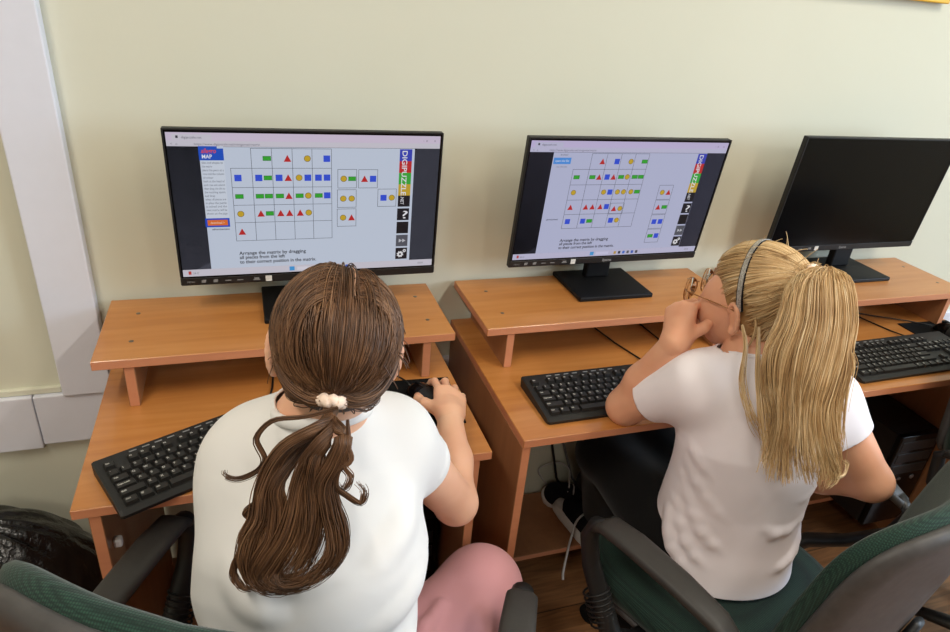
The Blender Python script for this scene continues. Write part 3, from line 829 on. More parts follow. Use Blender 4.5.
def make_chair():
    t = thing('office_chair', 'x', 'chair', (0, 0, 0), 0, 'green upholstered office chairs')
    super_pad(.47, .46, .415, .475, 3.6, 64, .006, .25).build('seat', M['fabric_seat'], t)
    super_pad(.45, .44, .395, .418, 3.6, 48, 0, .25).build('seat_shell', M['chairplastic'], t)
    back_part(.54, .58, .945, -.262, .040).build('backrest', M['fabric'], t)
    sh = back_part(.54, .58, .945, -.290, .03, -.005); shell = sh.build('back_shell', M['chairplastic'], t)
    r = MB(); r.tube([(0, -.10, .40), (0, -.22, .405), (0, -.30, .44), (0, -.328, .52), (0, -.345, .66)], [.02, .022, .022, .022, .016], 12, flat=.5, up=(0, 0, 1)); r.build('back_bracket', M['black'], t)
    for s in (-1, 1):
        a = arm_mb(s).build('armrest', M['armplastic'], t)
        arm_leg(s).build('arm_support', M['black'], a)
        rb = MB()
        for k in range(7):
            z = .455 + k * .009
            y = .028 + (z - .435) * .62
            rb.tube([(AXX * s + .0245 * math.cos(2 * PI * q / 16), y + .0245 * math.sin(2 * PI * q / 16) * .9, z - .6 * .026 * math.sin(2 * PI * q / 16)) for q in range(16)], .0024, 6, closed=True)
        rb.build('bellows_rib', M['black'], a)
    c = MB(); c.lathe([(.03, .2), (.03, .38), (.045, .385), (.045, .40)], 20); c.lathe([(.02, .12), (.02, .21)], 16); c.build('gas_column', M['black'], t)
    for k in range(5):
        a = 2 * PI * k / 5 + .3; dx, dy = math.cos(a), math.sin(a)
        l = MB(); l.tube([(.02 * dx, .02 * dy, .115), (.15 * dx, .15 * dy, .10), (.27 * dx, .27 * dy, .078)], [.028, .022, .015], 10, flat=.75, up=(0, 0, 1))
        lg = l.build('base_leg', M['black'], t)
        w = MB()
        for q in (-.013, .013):
            Mx = Matrix.Translation((.275 * dx - dy * q, .275 * dy + dx * q, .027)) @ Matrix.Rotation(a + PI / 2, 4, 'Z') @ Matrix.Rotation(PI / 2, 4, 'Y')
            w.lathe([(.02, -.008), (.026, -.006), (.027, 0), (.026, .006), (.02, .008)], 20, M=Mx)
        w.tube([(.27 * dx, .27 * dy, .03), (.27 * dx, .27 * dy, .075)], .009, 8)
        w.build('castor', M['pad'], lg)
    return t

def copy_tree(o, parent=None):
    kids = [k for k in o.children]
    c = o.copy(); COL.objects.link(c)
    if parent: c.parent = parent
    for k in kids: copy_tree(k, c)
    return c
ch = make_chair()
ch2 = copy_tree(ch); ch3 = copy_tree(ch)
for o, loc, rz, lab, dz in ((ch, (.369, -.745, 0), -.50, 'green office chair turned right, under the brown-haired pupil', .07),
                        (ch2, (1.203, -.692, 0), .325, 'green office chair with its grey back shell in view, under the blonde pupil', -.015),
                        (ch3, (2.12, -.875, 0), PI, 'dark green office chair cut by the right edge, before the dark monitor', 0)):
    for k in o.children:                       # the backs are set at different heights
        if o is ch2 and k.name.split('.')[0] in ('backrest', 'back_shell'): k.scale.x = .9
        if k.name.startswith('back') and not k.name.startswith('back_bracket'): k.location.z += dz
    o.location = loc; o.rotation_euler = (0, 0, rz); o['label'] = lab
# ------------------------------------------------------------------ soft bodies: distance fields turned into one continuous surface
A = lambda *p: np.array(p, float)

def rotm(yaw=0, pitch=0, roll=0):
    """head/limb frame: x right, y forward, z up; yaw about z, pitch about x (positive looks up), roll about y"""
    return np.array((Matrix.Rotation(yaw, 3, 'Z') @ Matrix.Rotation(pitch, 3, 'X') @ Matrix.Rotation(roll, 3, 'Y')))

def cone(a, b, ra, rb, k=.02, n=None, q=1.0, sub=False):
    return dict(t='c', a=A(*a), b=A(*b), ra=ra, rb=rb, k=k, n=None if n is None else A(*n) / np.linalg.norm(n), q=q, sub=sub)

def ell(c, r, R=None, k=.02, sub=False):
    return dict(t='e', c=A(*c), r=A(*r), R=np.eye(3) if R is None else R, k=k, sub=sub)

def chain(pts, radii, k=.02, n=None, q=1.0):
    return [cone(pts[i], pts[i + 1], radii[i], radii[i + 1], k, n, q) for i in range(len(pts) - 1)]

def pbox(p):
    if p['t'] == 'c':
        m = max(p['ra'], p['rb'])
        return np.minimum(p['a'], p['b']) - m, np.maximum(p['a'], p['b']) + m
    m = np.abs(p['R']) @ p['r']
    return p['c'] - m, p['c'] + m

def pdist(p, X):
    if p['t'] == 'c':
        d = X - p['a']; ab = p['b'] - p['a']
        if p['n'] is not None:
            n = p['n']; f = p['q'] - 1
            d = d + f * (d @ n)[..., None] * n; ab = ab + f * (ab @ n) * n
        t = np.clip((d @ ab) / (ab @ ab + 1e-12), 0, 1)
        return (np.linalg.norm(d - t[..., None] * ab, axis=-1) - (p['ra'] + (p['rb'] - p['ra']) * t)) / math.sqrt(p['q'])
    d = (X - p['c']) @ p['R']
    k0 = np.linalg.norm(d / p['r'], axis=-1); k1 = np.linalg.norm(d / p['r'] ** 2, axis=-1)
    return k0 * (k0 - 1) / (k1 + 1e-9)

def polygonize(prims, h, deform=None):
    lo = np.min([pbox(p)[0] for p in prims], axis=0) - 4 * h
    hi = np.max([pbox(p)[1] for p in prims], axis=0) + 4 * h
    dim = np.ceil((hi - lo) / h).astype(int) + 1
    D = np.full(dim, 1.0, np.float32)
    for p in prims:
        a, b = pbox(p); mg = p['k'] + 3 * h
        i0 = np.maximum(0, np.floor((a - mg - lo) / h).astype(int)); i1 = np.minimum(dim, np.ceil((b + mg - lo) / h).astype(int) + 1)
        if (i1 <= i0).any(): continue
        gx, gy, gz = [lo[i] + h * np.arange(i0[i], i1[i]) for i in range(3)]
        X = np.stack(np.meshgrid(gx, gy, gz, indexing='ij'), -1)
        d = pdist(p, X).astype(np.float32)
        S = D[i0[0]:i1[0], i0[1]:i1[1], i0[2]:i1[2]]
        k = p['k']
        if p['sub']:
            d = -d; e = np.maximum(k - np.abs(S - d), 0) / k if k > 0 else 0
            S[...] = np.maximum(S, d) + e * e * k / 4
        else:
            e = np.maximum(k - np.abs(S - d), 0) / k
            S[...] = np.minimum(S, d) - e * e * k / 4
    # surface nets
    neg = D < 0
    c = np.zeros(tuple(dim - 1), np.int8)
    for i in (0, 1):
        for j in (0, 1):
            for k in (0, 1):
                c += neg[i:dim[0] - 1 + i, j:dim[1] - 1 + j, k:dim[2] - 1 + k]
    act = (c > 0) & (c < 8)
    idx = np.full(act.shape, -1, np.int64); cells = np.argwhere(act); idx[act] = np.arange(len(cells))
    P = np.zeros((len(cells), 3)); W = np.zeros(len(cells))
    cor = [(i, j, k) for i in (0, 1) for j in (0, 1) for k in (0, 1)]
    val = {q: D[cells[:, 0] + q[0], cells[:, 1] + q[1], cells[:, 2] + q[2]].astype(float) for q in cor}
    for q in cor:
        for ax in range(3):
            if q[ax]: continue
            q2 = list(q); q2[ax] = 1; q2 = tuple(q2)
            a, b = val[q], val[q2]; m = (a < 0) != (b < 0)
            t = np.where(m, a / np.where(m, a - b, 1), 0)
            pt = np.array(q, float)[None, :].repeat(len(cells), 0); pt[:, ax] += t
            P += pt * m[:, None]; W += m
    V = lo + h * (cells + P / W[:, None])
    F = []
    for ax in range(3):
        u, v = (ax + 1) % 3, (ax + 2) % 3
        s0 = [slice(None)] * 3; s1 = [slice(None)] * 3; s0[ax] = slice(0, -1); s1[ax] = slice(1, None)
        a, b = neg[tuple(s0)], neg[tuple(s1)]
        e = np.argwhere(a != b); e = e[(e[:, u] > 0) & (e[:, v] > 0) & (e[:, u] < dim[u] - 1) & (e[:, v] < dim[v] - 1)]
        fl = a[tuple(e.T)]
        def ci(du, dv):
            z = e.copy(); z[:, u] -= du; z[:, v] -= dv; return idx[tuple(z.T)]
        Q = np.stack([ci(1, 1), ci(0, 1), ci(0, 0), ci(1, 0)], 1)
        Q[~fl] = Q[~fl][:, ::-1]
        F.append(Q)
    F = np.concatenate(F); F = F[(F >= 0).all(1)]
    # a little relaxation
    for lam in (.5, -.52, .5, -.52):
        acc = np.zeros_like(V); cnt = np.zeros(len(V))
        for i in range(4):
            np.add.at(acc, F[:, i], V[F[:, (i + 1) % 4]]); np.add.at(acc, F[:, (i + 1) % 4], V[F[:, i]])
            np.add.at(cnt, F[:, i], 1); np.add.at(cnt, F[:, (i + 1) % 4], 1)
        V = V + lam * (acc / np.maximum(cnt, 1)[:, None] - V)
    if deform is not None: V = deform(V)
    return V, F

def on_surface(prims, c, d):
    """where a ray from inside (c, direction d) leaves the union of the primitives"""
    d = d / np.linalg.norm(d); X = c + np.arange(.02, .30, .002)[:, None] * d
    D = np.min([pdist(p, X) for p in prims if not p['sub']], axis=0); i = np.argmax(D > 0)
    return X[i] if D[i] > 0 else X[-1]

def folds(prims, axis, specs, fwd, r=.007, k=.024):
    """soft cloth folds: each is a list of (angle from the back, height); positive angles to the wearer's left"""
    fwd = A(*fwd); fwd /= np.linalg.norm(fwd); left = A(-fwd[1], fwd[0], 0); out = []
    zs = [p[2] for p in axis]
    for s in specs:
        s = smooth_path([A(a, z, 0) for a, z in s], 7); pts = []
        for a, z, _ in s:
            c = A(np.interp(z, zs, [p[0] for p in axis]), np.interp(z, zs, [p[1] for p in axis]), z)
            q = on_surface(prims, c, -fwd * math.cos(a) + left * math.sin(a)); e = abs(2 * len(pts) / 6 - 1)
            pts.append(q - (q - c) / np.linalg.norm(q - c) * (r * .4 + (r + k * .35) * e ** 3))
        out += chain(pts, [r * .3, r * .7, r, r, r * .9, r * .6, r * .3], k)
    return out

def nmesh(name, parts, off=(0, 0, 0)):
    """parts: list of (V, F, material index)"""
    me = bpy.data.meshes.new(name); vs = []; fs = []; mi = []; o = 0
    for V, F, m in parts:
        vs.append(np.asarray(V) - np.array(off)); fs.append(np.asarray(F, np.int64) + o)
        mi += list(m) if hasattr(m, '__len__') else [m] * len(F); o += len(V)
    vs = np.concatenate(vs); fs = np.concatenate(fs).astype(np.int32); n = len(fs)
    me.vertices.add(len(vs)); me.vertices.foreach_set('co', vs.astype(np.float32).ravel())
    me.loops.add(4 * n); me.loops.foreach_set('vertex_index', fs.ravel())
    me.polygons.add(n); me.polygons.foreach_set('loop_start', np.arange(n, dtype=np.int32) * 4)
    me.polygons.foreach_set('material_index', np.array(mi, np.int32))
    me.polygons.foreach_set('use_smooth', np.ones(n, bool)); me.update(calc_edges=True); me.validate()
    return me

def trim(me, cuts):
    """cuts: (point, outward normal, centre, reach): removes what lies beyond the plane near the centre - a hem"""
    b = bmesh.new(); b.from_mesh(me)
    for p, n, c, r in cuts:
        p, n, c = Vector(p), Vector(n), Vector(c)
        fs = [f for f in b.faces if (f.calc_center_median() - c).length < r]
        es = {e for f in fs for e in f.edges}; vs = {v for f in fs for v in f.verts}
        bmesh.ops.bisect_plane(b, geom=fs + list(es) + list(vs), plane_co=p, plane_no=n, clear_outer=False)
        kill = [f for f in b.faces if (f.calc_center_median() - c).length < r and (f.calc_center_median() - p).dot(n) > 0]
        bmesh.ops.delete(b, geom=kill, context='FACES')
    lo = [v for v in b.verts if not v.link_faces]
    bmesh.ops.delete(b, geom=lo, context='VERTS')
    b.to_mesh(me); b.free(); me.update(); return me

def hand(W, d, n, right, curl, s=.85, thumb=None, fr=.0072, spread=.06):
    """W wrist, d towards the fingers, n back of the hand; curl: four lists of three angles"""
    W = A(*W); d = A(*d); d /= np.linalg.norm(d); n = A(*n); n -= d * (n @ d); n /= np.linalg.norm(n)
    t = np.cross(n, d) if right else np.cross(d, n)          # thumb side
    P = []
    off = [.027, .009, -.009, -.025]; L = [.079, .083, .078, .070]
    seg = [(.040, .024, .019), (.045, .028, .020), (.041, .026, .020), (.032, .020, .018)]
    rr = [fr, fr * 1.03, fr * .98, fr * .86]
    for i in range(4):
        K = W + d * L[i] * s + t * off[i] * s + n * (.004 - .004 * abs(i - 1.2)) * s
        P.append(cone(W + t * off[i] * .75 * s + d * .008, K - d * .004, .0145 * s, .0115 * s, .014))
        a = 0; p = K; dirb = d + t * (1.5 - i) * spread; dirb /= np.linalg.norm(dirb)
        for j in range(3):
            a += curl[i][j]; v = dirb * math.cos(a) - n * math.sin(a)
            q = p + v * seg[i][j] * s
            P.append(cone(p, q, rr[i] * (1.08 - .1 * j), rr[i] * (1.0 - .1 * j), .004))
            p = q
    th = thumb or ((.75, .75, -.35), (.95, .25, -.25))
    B = W + d * .016 * s + t * .024 * s - n * .006 * s
    m = B
    for (x, y, z), l, r0, r1 in zip(((.6, .75, -.3),) + tuple(th), (.036, .030, .024), (.013, .0095, .0085), (.0095, .0085, .007)):
        v = d * x + t * y + n * z; v /= np.linalg.norm(v); q = m + v * l * s
        P.append(cone(m, q, r0 * s / .85, r1 * s / .85, .007)); m = q
    return P

EARX = .074
def head_prims(R, c, s=1.0):
    f = lambda x, y, z: c + R @ (np.array([x, y, z]) * s)
    P = [ell(f(0, -.012, .028), A(.070, .088, .080) * s, R, .02), ell(f(0, .030, -.035), A(.056, .056, .066) * s, R, .03),
         ell(f(0, .050, -.088), A(.026, .028, .020) * s, R, .03),
         ell(f(-.034, .060, -.040), A(.024, .022, .026) * s, R, .02), ell(f(.034, .060, -.040), A(.024, .022, .026) * s, R, .02),
         cone(f(0, .082, .006), f(0, .098, -.030), .008 * s, .011 * s, .012), ell(f(-.010, .090, -.034), A(.008, .009, .007) * s, R, .008), ell(f(.010, .090, -.034), A(.008, .009, .007) * s, R, .008),
         ell(f(-.030, .086, .004), A(.016, .012, .011) * s, R, .012, True), ell(f(.030, .086, .004), A(.016, .012, .011) * s, R, .012, True),
         ell(f(0, .083, -.060), A(.020, .010, .0065) * s, R, .008), ell(f(0, .082, -.070), A(.017, .010, .006) * s, R, .008)]
    for sd in (-1, 1):
        P.append(ell(f(sd * .044, .044, .004), A(.022, .034, .040) * s, R, .025))
        RE = R @ rotm(sd * .55, .0, 0) @ rotm(0, -.18, 0)
        e = lambda x, y, z: c + R @ (np.array([sd * EARX, -.004, -.010]) * s) + RE @ (np.array([x, y, z]) * s)
        pts = [e(sd * (.004 + .003 * math.cos(a)), -.002 - .016 * math.sin(a + .3), .029 * math.cos(a)) for a in np.linspace(-1.2, 2.7, 11)]
        P += chain(pts, [.0040 * s] * 11, .003)
        P.append(ell(e(sd * .000, -.002, -.001), A(.0045, .015, .026) * s, RE, .005))
        P.append(ell(e(sd * .002, .003, -.027), A(.0055, .008, .009) * s, RE, .006))
    return P

def eyes(R, c, s=1.0):
    out = []
    for sd in (-1, 1):
        b = MB(); n, m = 16, 10
        for i in range(m + 1):
            for k in range(n):
                th = PI * i / m; ph = 2 * PI * k / n
                b.v.append((math.sin(th) * math.cos(ph), math.cos(th), math.sin(th) * math.sin(ph)))
        F = [(i * n + k, i * n + (k + 1) % n, (i + 1) * n + (k + 1) % n, (i + 1) * n + k) for i in range(m) for k in range(n)]
        mt = [2 if i < 3 else 1 for i in range(m) for k in range(n)]
        V = np.array(b.v) * .0115 * s @ R.T + c + R @ (np.array([sd * .030, .0675, .003]) * s)
        out.append((V, F, mt))
    return out

# ------------------------------------------------------------------ hair
REFS = np.array([[.3, .5, .81], [1, 0, 0], [0, 1, 0], [0, 0, 1], [.7, .7, 0], [.7, -.7, 0], [.7, 0, .7], [-.7, 0, .7], [0, -.7, .7]])
def ribbons(paths, r0, sides=3, taper=.35, flat=1.0):
    """many thin strands in one mesh. paths: list of (n,3) arrays"""
    vs = []; fs = []; o = 0
    for P in paths:
        N = len(P); T = np.gradient(P, axis=0); T /= np.linalg.norm(T, axis=1)[:, None] + 1e-9
        ref = REFS[np.argmin(np.max(np.abs(T @ REFS.T), axis=0))]; u = np.cross(T, ref); u /= np.linalg.norm(u, axis=1)[:, None] + 1e-9; w = np.cross(T, u)
        r = r0 * (rng.uniform(.7, 1.3)); tt = np.linspace(0, 1, N)
        rad = r * (np.minimum(1, .4 + tt * 6)) * (1 - (1 - taper) * tt ** 3)
        for k in range(sides):
            a = 2 * PI * k / sides
            vs.append(P + rad[:, None] * (math.cos(a) * u + flat * math.sin(a) * w))
        i, k = np.meshgrid(np.arange(N - 1), np.arange(sides)); i = i.ravel(); k = k.ravel(); k2 = (k + 1) % sides
        fs.append(np.stack([o + k * N + i, o + k2 * N + i, o + k2 * N + i + 1, o + k * N + i + 1], 1))
        o += N * sides
    return np.concatenate(vs), np.concatenate(fs)

def smooth_path(pts, n=26):
    """Catmull-Rom through the given points"""
    P = np.array(pts, float); P = np.vstack([2 * P[0] - P[1], P, 2 * P[-1] - P[-2]])
    out = []; m = len(P) - 3
    for t in np.linspace(0, m - 1e-6, n):
        i = int(t); f = t - i; a, b, c, d = P[i:i + 4]
        out.append(.5 * (2 * b + (c - a) * f + (2 * a - 5 * b + 4 * c - d) * f * f + (3 * b - a - 3 * c + d) * f ** 3))
    return np.array(out)

def scalp_dirs(n):
    """random directions over the hairy part of a head (head frame)"""
    out = []
    while len(out) < n:
        d = rng.normal(0, 1, 3); d /= np.linalg.norm(d)
        if d[2] > .45 or (d[1] < .58 and d[2] > -.12 and not (abs(d[0]) > .75 and d[2] < -.04 and d[1] > -.2)) or (d[1] < -.12 and d[2] > -.78): out.append(d * .1)
    return out

NEC, NEL = np.array([0, -.040, -.028]), np.array([.061, .050, .048])
def fan(guides, count, n=30, side=.004, deep=.010, wob=.004):
    """strands spread evenly between neighbouring guides, so that a tail reads as one sheet of hair"""
    G = [smooth_path(g, n) for g in guides]; out = []; tt = np.linspace(0, 1, n)
    for _ in range(count):
        u = rng.uniform(0, len(G) - 1 - 1e-6); i = int(u); f = u - i
        P = G[i] * (1 - f) + G[i + 1] * f
        ph = rng.uniform(0, 6, 3); w = np.minimum(1, tt * 5)
        P = P + np.stack([np.sin(tt * rng.uniform(3, 8) + ph[k]) for k in range(3)], 1) * wob * (tt ** 1.2)[:, None]
        P = P + w[:, None] * A(rng.normal(0, side), rng.uniform(-deep, deep), rng.normal(0, side))
        out.append(P[:int(n * rng.uniform(.72, 1))])
    return out

def lock(pts, count, spread0, spread1, n=26, curl=0.0, jitter=.0, squash=None, end=(.75, 1.0)):
    """a lock of strands following one guide; spread grows from spread0 to spread1"""
    G = smooth_path(pts, n); out = []
    T = np.gradient(G, axis=0); T /= np.linalg.norm(T, axis=1)[:, None] + 1e-9
    ref = np.array([0, 1, .3]) if squash is None else np.array(squash, float)
    u = np.cross(T, ref); u /= np.linalg.norm(u, axis=1)[:, None] + 1e-9; w = np.cross(u, T)
    tt = np.linspace(0, 1, n)
    for _ in range(count):
        a = rng.uniform(0, 2 * PI); q = math.sqrt(rng.uniform(0, 1))
        sp = spread0 + (spread1 - spread0) * np.sin(np.minimum(tt * 1.25, 1) * PI / 2) ** 1.2
        ph = rng.uniform(0, 2 * PI); fr = rng.uniform(.6, 1.6)
        wob = curl * tt ** 1.5
        x = q * math.cos(a) * sp + wob * np.sin(fr * 2 * PI * tt * 1.6 + ph) + jitter * rng.normal() * tt
        y = q * math.sin(a) * sp * .6 + wob * .6 * np.cos(fr * 2 * PI * tt * 1.6 + ph)
        P = G + x[:, None] * u + y[:, None] * w
        m = max(6, int(n * rng.uniform(*end))); out.append(P[:m])
    return out
# ------------------------------------------------------------------ the brown-haired pupil on the left
O1 = A(.33, -.85, 0)
g1 = thing('person', 'brown-haired girl in a loose white shirt and pink trousers, hand on a mouse', 'person', O1)
R1h = rotm(-.10, -.16, .10); c1 = A(.390, -.762, 1.134); S1 = .91
h1 = lambda x, y, z: c1 + R1h @ (A(x, y, z) * S1)
pel, wst, cst, shl = A(.335, -.875, .55), A(.345, -.862, .68), A(.362, -.815, .86), A(.368, -.765, .962)
nb = A(.372, -.765, 1.03)
LS, RS = A(.286, -.725, .960), A(.474, -.738, .962)
LE, LW = A(.28, -.60, .80), A(.31, -.475, .792)
RE, RW = A(.604, -.662, .744), A(.640, -.487, .800)
kR, kL = A(.668, -.668, .522), A(.40, -.51, .54); aR, aL = A(.60, -.52, .09), A(.38, -.34, .12)
body = [cone(pel, wst, .105, .095, .05, (0, 1, 0), 1.3), cone(wst, cst, .095, .112, .05, (0, 1, 0), 1.35), cone(cst, shl, .112, .085, .05, (0, 1, 0), 1.25),
        cone(LS, RS, .046, .046, .05), cone(shl, nb, .07, .046, .05), cone(nb, h1(0, -.02, -.05), .044, .046, .03),
        cone(LS, LE, .044, .034, .03), cone(LE, LW, .033, .023, .015), cone(RS, RE, .044, .036, .03),
        cone(RE, RE * .55 + RW * .45, .036, .033, .015), cone(RE * .55 + RW * .45, RW, .033, .0235, .02),
        cone(A(.40, -.86, .53), kR, .062, .05, .03), cone(A(.26, -.84, .53), kL, .062, .05, .03), cone(kR, aR, .055, .036, .03), cone(kL, aL, .055, .036, .03),
        cone(aR, aR + A(-.01, .13, -.045), .034, .03, .03), cone(aL, aL + A(0, .13, -.05), .034, .03, .03)]
body.append(ell(h1(0, -.012, .01), A(.06, .075, .07) * S1, R1h, .02))
V, F = polygonize(body, .0042)
Vh, Fh = polygonize(head_prims(R1h, c1, S1) + [cone(nb, h1(0, -.02, -.05), .0445, .0465, .03)], .0026)
hr = hand(RW, (.30, .95, .03), (.26, -.02, 1), True, [(.22, .50, .30), (.26, .55, .35), (.32, .62, .40), (.40, .70, .40)], .93, ((.9, .45, -.4), (1, .05, -.4)), .0074, .15)
hr.append(cone(RE * .2 + RW * .8, RW, .0262, .0225, .01)); hr.append(cone(RW, RW + A(.004, .02, 0), .0225, .02, .014))
hl = hand(LW, (.35, .94, -.05), (0, .05, 1), False, [(.3, .5, .3)] * 4, .86)
hl.append(cone(LE * .2 + LW * .8, LW, .025, .022, .01))
V2, F2 = polygonize(hr, .0021); V3, F3 = polygonize(hl, .0028)
link('body', nmesh('body', [(V, F, 0), (V2, F2, 0), (V3, F3, 0), (Vh, Fh, 0)] + eyes(R1h, c1, S1), O1), [M['skin_a'], M['eye'], M['iris']], g1)

# shirt
n1 = (0, .95, -.3)
shirt = [cone(pel - A(0, 0, .06), wst, .126, .122, .05, n1, 1.1), cone(wst, cst, .122, .130, .05, n1, 1.15), cone(cst, shl, .130, .098, .05, n1, 1.1),
         cone(LS + A(.02, 0, -.01), RS + A(-.02, 0, -.01), .062, .062, .06), cone(shl, nb - A(0, .0, .03), .085, .058, .05), cone(nb - A(0, 0, .04), nb + A(0, .01, .045), .058, .050, .02),
         cone(LS + A(-.004, -.01, -.03), LS * .3 + LE * .7, .064, .062, .05), cone(LS * .9 + cst * .1, cst + A(-.07, 0, -.04), .06, .09, .05),
         cone(RS, RS * .50 + RE * .50, .053, .049, .045)]
# soft folds
def ridge(pts, r=.008, k=.022): return chain([A(*p) for p in pts], [r * .6] + [r] * (len(pts) - 2) + [r * .5], k)
def ring(c, ax, r, n=18):
    ax = A(*ax) / np.linalg.norm(ax); u = np.cross(ax, A(0, 0, 1)); u /= np.linalg.norm(u); w = np.cross(ax, u)
    return [A(*c) + r * (u * math.cos(2 * PI * k / n) + w * math.sin(2 * PI * k / n)) for k in range(n + 1)]
shirt += chain(ring(RS + (RE - RS) * .06 + A(.004, 0, 0), RE - RS + A(.10, 0, .06), .0535), [.0032] * 19, .006) + chain(ring(RS + (RE - RS) * .31, RE - RS, .0495), [.003] * 19, .004)
shirt += folds(list(shirt), [pel, wst, cst, shl], [((-1.25, .925), (-.8, .90), (-.35, .875)), ((-1.3, .86), (-.85, .815), (-.4, .80)), ((-1.3, .78), (-.9, .74), (-.5, .745)), ((-.2, .70), (-.6, .675), (-1.1, .70)),
    ((1.3, .82), (.9, .77), (.5, .765)), ((1.3, .74), (.95, .70), (.55, .71)), ((.35, .69), (0, .665), (-.4, .675)), ((1.1, .90), (.8, .86), (.5, .85))], n1, .010, .03)
V, F = polygonize(shirt, .004)
me = nmesh('shirt', [(V, F, 0)], O1)
so = Vector(O1)
hem = RS * .64 + RE * .36; hd = (RE - RS) / np.linalg.norm(RE - RS)
lh = LS * .35 + LE * .65; ld = (LE - LS) / np.linalg.norm(LE - LS)
nk = Vector(nb - A(0, .0, -.022)) - so
trim(me, [(Vector(hem) - so, hd, Vector(hem + hd * .05) - so, .105), (Vector(lh) - so, ld, Vector(lh + ld * .05) - so, .11),
          (nk, (0, .3, 1), nk + Vector((0, .01, .045)), .072), (Vector((.33, -.87, .50)) - so, (0, 0, -1), Vector((.33, -.87, .40)) - so, .3)])
o = link('shirt', me, M['shirt_a'], g1); md = o.modifiers.new('thick', 'SOLIDIFY'); md.thickness = .0035; md.offset = -1
# collar band
cb = MB(); ring = []
for k in range(40):
    a = 2 * PI * k / 40; ring.append(nb + A(.0585 * math.cos(a), .056 * math.sin(a) - .004, .018 - .018 * math.sin(a)) - O1)
cb.tube(ring, .006, 8, closed=True, flat=1.4); cb.build('shirt_collar', M['shirt_a'], o)

# trousers
tr = [cone(pel, wst - A(0, 0, .05), .125, .12, .05, (0, 1, 0), 1.15), cone(A(.40, -.87, .535), kR, .102, .073, .05), cone(A(.26, -.85, .535), kL, .098, .07, .05),
      cone(kR, aR, .070, .055, .04), cone(kL, aL, .070, .055, .04)]
tr += ridge([(.47, -.87, .615), (.52, -.80, .625), (.56, -.755, .615)], .007) + ridge([(.46, -.84, .63), (.50, -.765, .625)], .006) + ridge([(.60, -.76, .58), (.64, -.72, .57)], .005)
V, F = polygonize(tr, .0045); me = nmesh('trousers', [(V, F, 0)], O1)
for a, k in ((aR, kR), (aL, kL)):
    d = (a - k) / np.linalg.norm(a - k); trim(me, [(Vector(a) - so, d, Vector(a + d * .05) - so, .1)])
o = link('trousers', me, M['pink'], g1)
for a, nm in ((aR, 'R'), (aL, 'L')):
    sp = [cone(a + A(0, -.03, -.035), a + A(0, .15, -.055), .034, .03, .03, (0, 0, 1), 1.1), cone(a, a + A(0, .05, -.04), .035, .035, .03)]
    V, F = polygonize(sp, .004); link('shoe', nmesh('shoe', [(V, F, 0)], O1), M['rubber_white'], g1)

# hair: a close cap plus strands that run from the parting round the head to the tie at the nape
EL = A(.077, .097, .083); EC = A(0, -.013, .026)
def surf(d, lift=0.0):
    """point of the hair surface in direction d (head frame)"""
    d = d / np.linalg.norm(d); r = 1 / np.linalg.norm(d / EL)
    u, o = d / NEL, (EC - NEC) / NEL; a, b, c = u @ u, u @ o, o @ o - 1; q = b * b - a * c
    if q > 0: r = max(r, (-b + math.sqrt(q)) / a)
    return EC + d * (r + lift)
cap = [ell(h1(*EC), (EL - .003) * S1, R1h, .02), ell(h1(*NEC), NEL * S1 * .94, R1h, .03), ell(h1(0, .085, -.04), A(.068, .062, .088) * S1, R1h, .012, True),
       ell(h1(-.082, .018, -.03), A(.02, .03, .045) * S1, R1h, .01, True), ell(h1(.082, .018, -.03), A(.02, .03, .045) * S1, R1h, .01, True)]
V, F = polygonize(cap, .004)
hobj = link('hair', nmesh('hair', [(V, F, 0)], O1), M['brown_scalp'], g1)
TIE = surf(A(-.004, -.088, -.058), .007)
part_x = .016
paths = []; SD1 = scalp_dirs(2200)
def bez(a, b, c, d, n):
    t = np.linspace(0, 1, n)[:, None]
    return (1 - t) ** 3 * a + 3 * (1 - t) ** 2 * t * b + 3 * (1 - t) * t * t * c + t ** 3 * d
dT = (TIE - EC)
for i in range(5200):
    fq, ph_ = rng.uniform(6, 14), rng.uniform(0, 6)
    lift = rng.uniform(-.003, .006)
    if i < 3000:
        s = rng.uniform(0, 1) ** .8; sd = 1 if rng.uniform() < .48 else -1
        ang = -.25 + s * 2.28                      # from the forehead over the top to the crown
        st = A(part_x + sd * rng.uniform(.0015, .008), math.cos(ang + .35) * 1.0 * .1, math.sin(ang + .35) * .1)
        wv = rng.uniform(.25, 1)
        c_1 = A(part_x + sd * (.07 + .05 * wv), st[1] * .95 + .006, .085 - .03 * (1 - s))
        lw = rng.uniform(0, 1)
        c_2 = A(sd * (.13 * wv + .008), -.045 - .02 * s, -.03 - .13 * lw * wv)
        P = bez(st, c_1, c_2, dT, 22)
    else:
        st = SD1[i - 3000]
        if i % 3 == 0: st = A(part_x + rng.normal(0, .022), -.075 + rng.normal(0, .008), .066 + rng.normal(0, .01))
        if st[2] > .03 and st[1] > -.045: st = A(part_x + math.copysign(max(.009, abs(st[0] - part_x)), st[0] - part_x), st[1], st[2])
        mid = (st + dT) / 2 + A(st[0] * .45, 0, -.02 * (abs(st[0]) > .04))
        P = bez(st, st * .6 + mid * .4, mid, dT, 20)
    t = np.linspace(0, 1, len(P))
    Q = np.array([surf(p, lift * (1 - .4 * tt) * min(1, tt * 7) + .004 * math.sin(tt * PI) + .0008 * math.sin(tt * fq + ph_)) for p, tt in zip(P, t)])
    Q[-5:] = Q[-5:] * (1 - np.linspace(0, 1, 5)[:, None] ** 2) + (TIE + rng.normal(0, .004, 3)) * np.linspace(0, 1, 5)[:, None] ** 2
    paths.append(c1 + (Q * S1) @ R1h.T - O1)
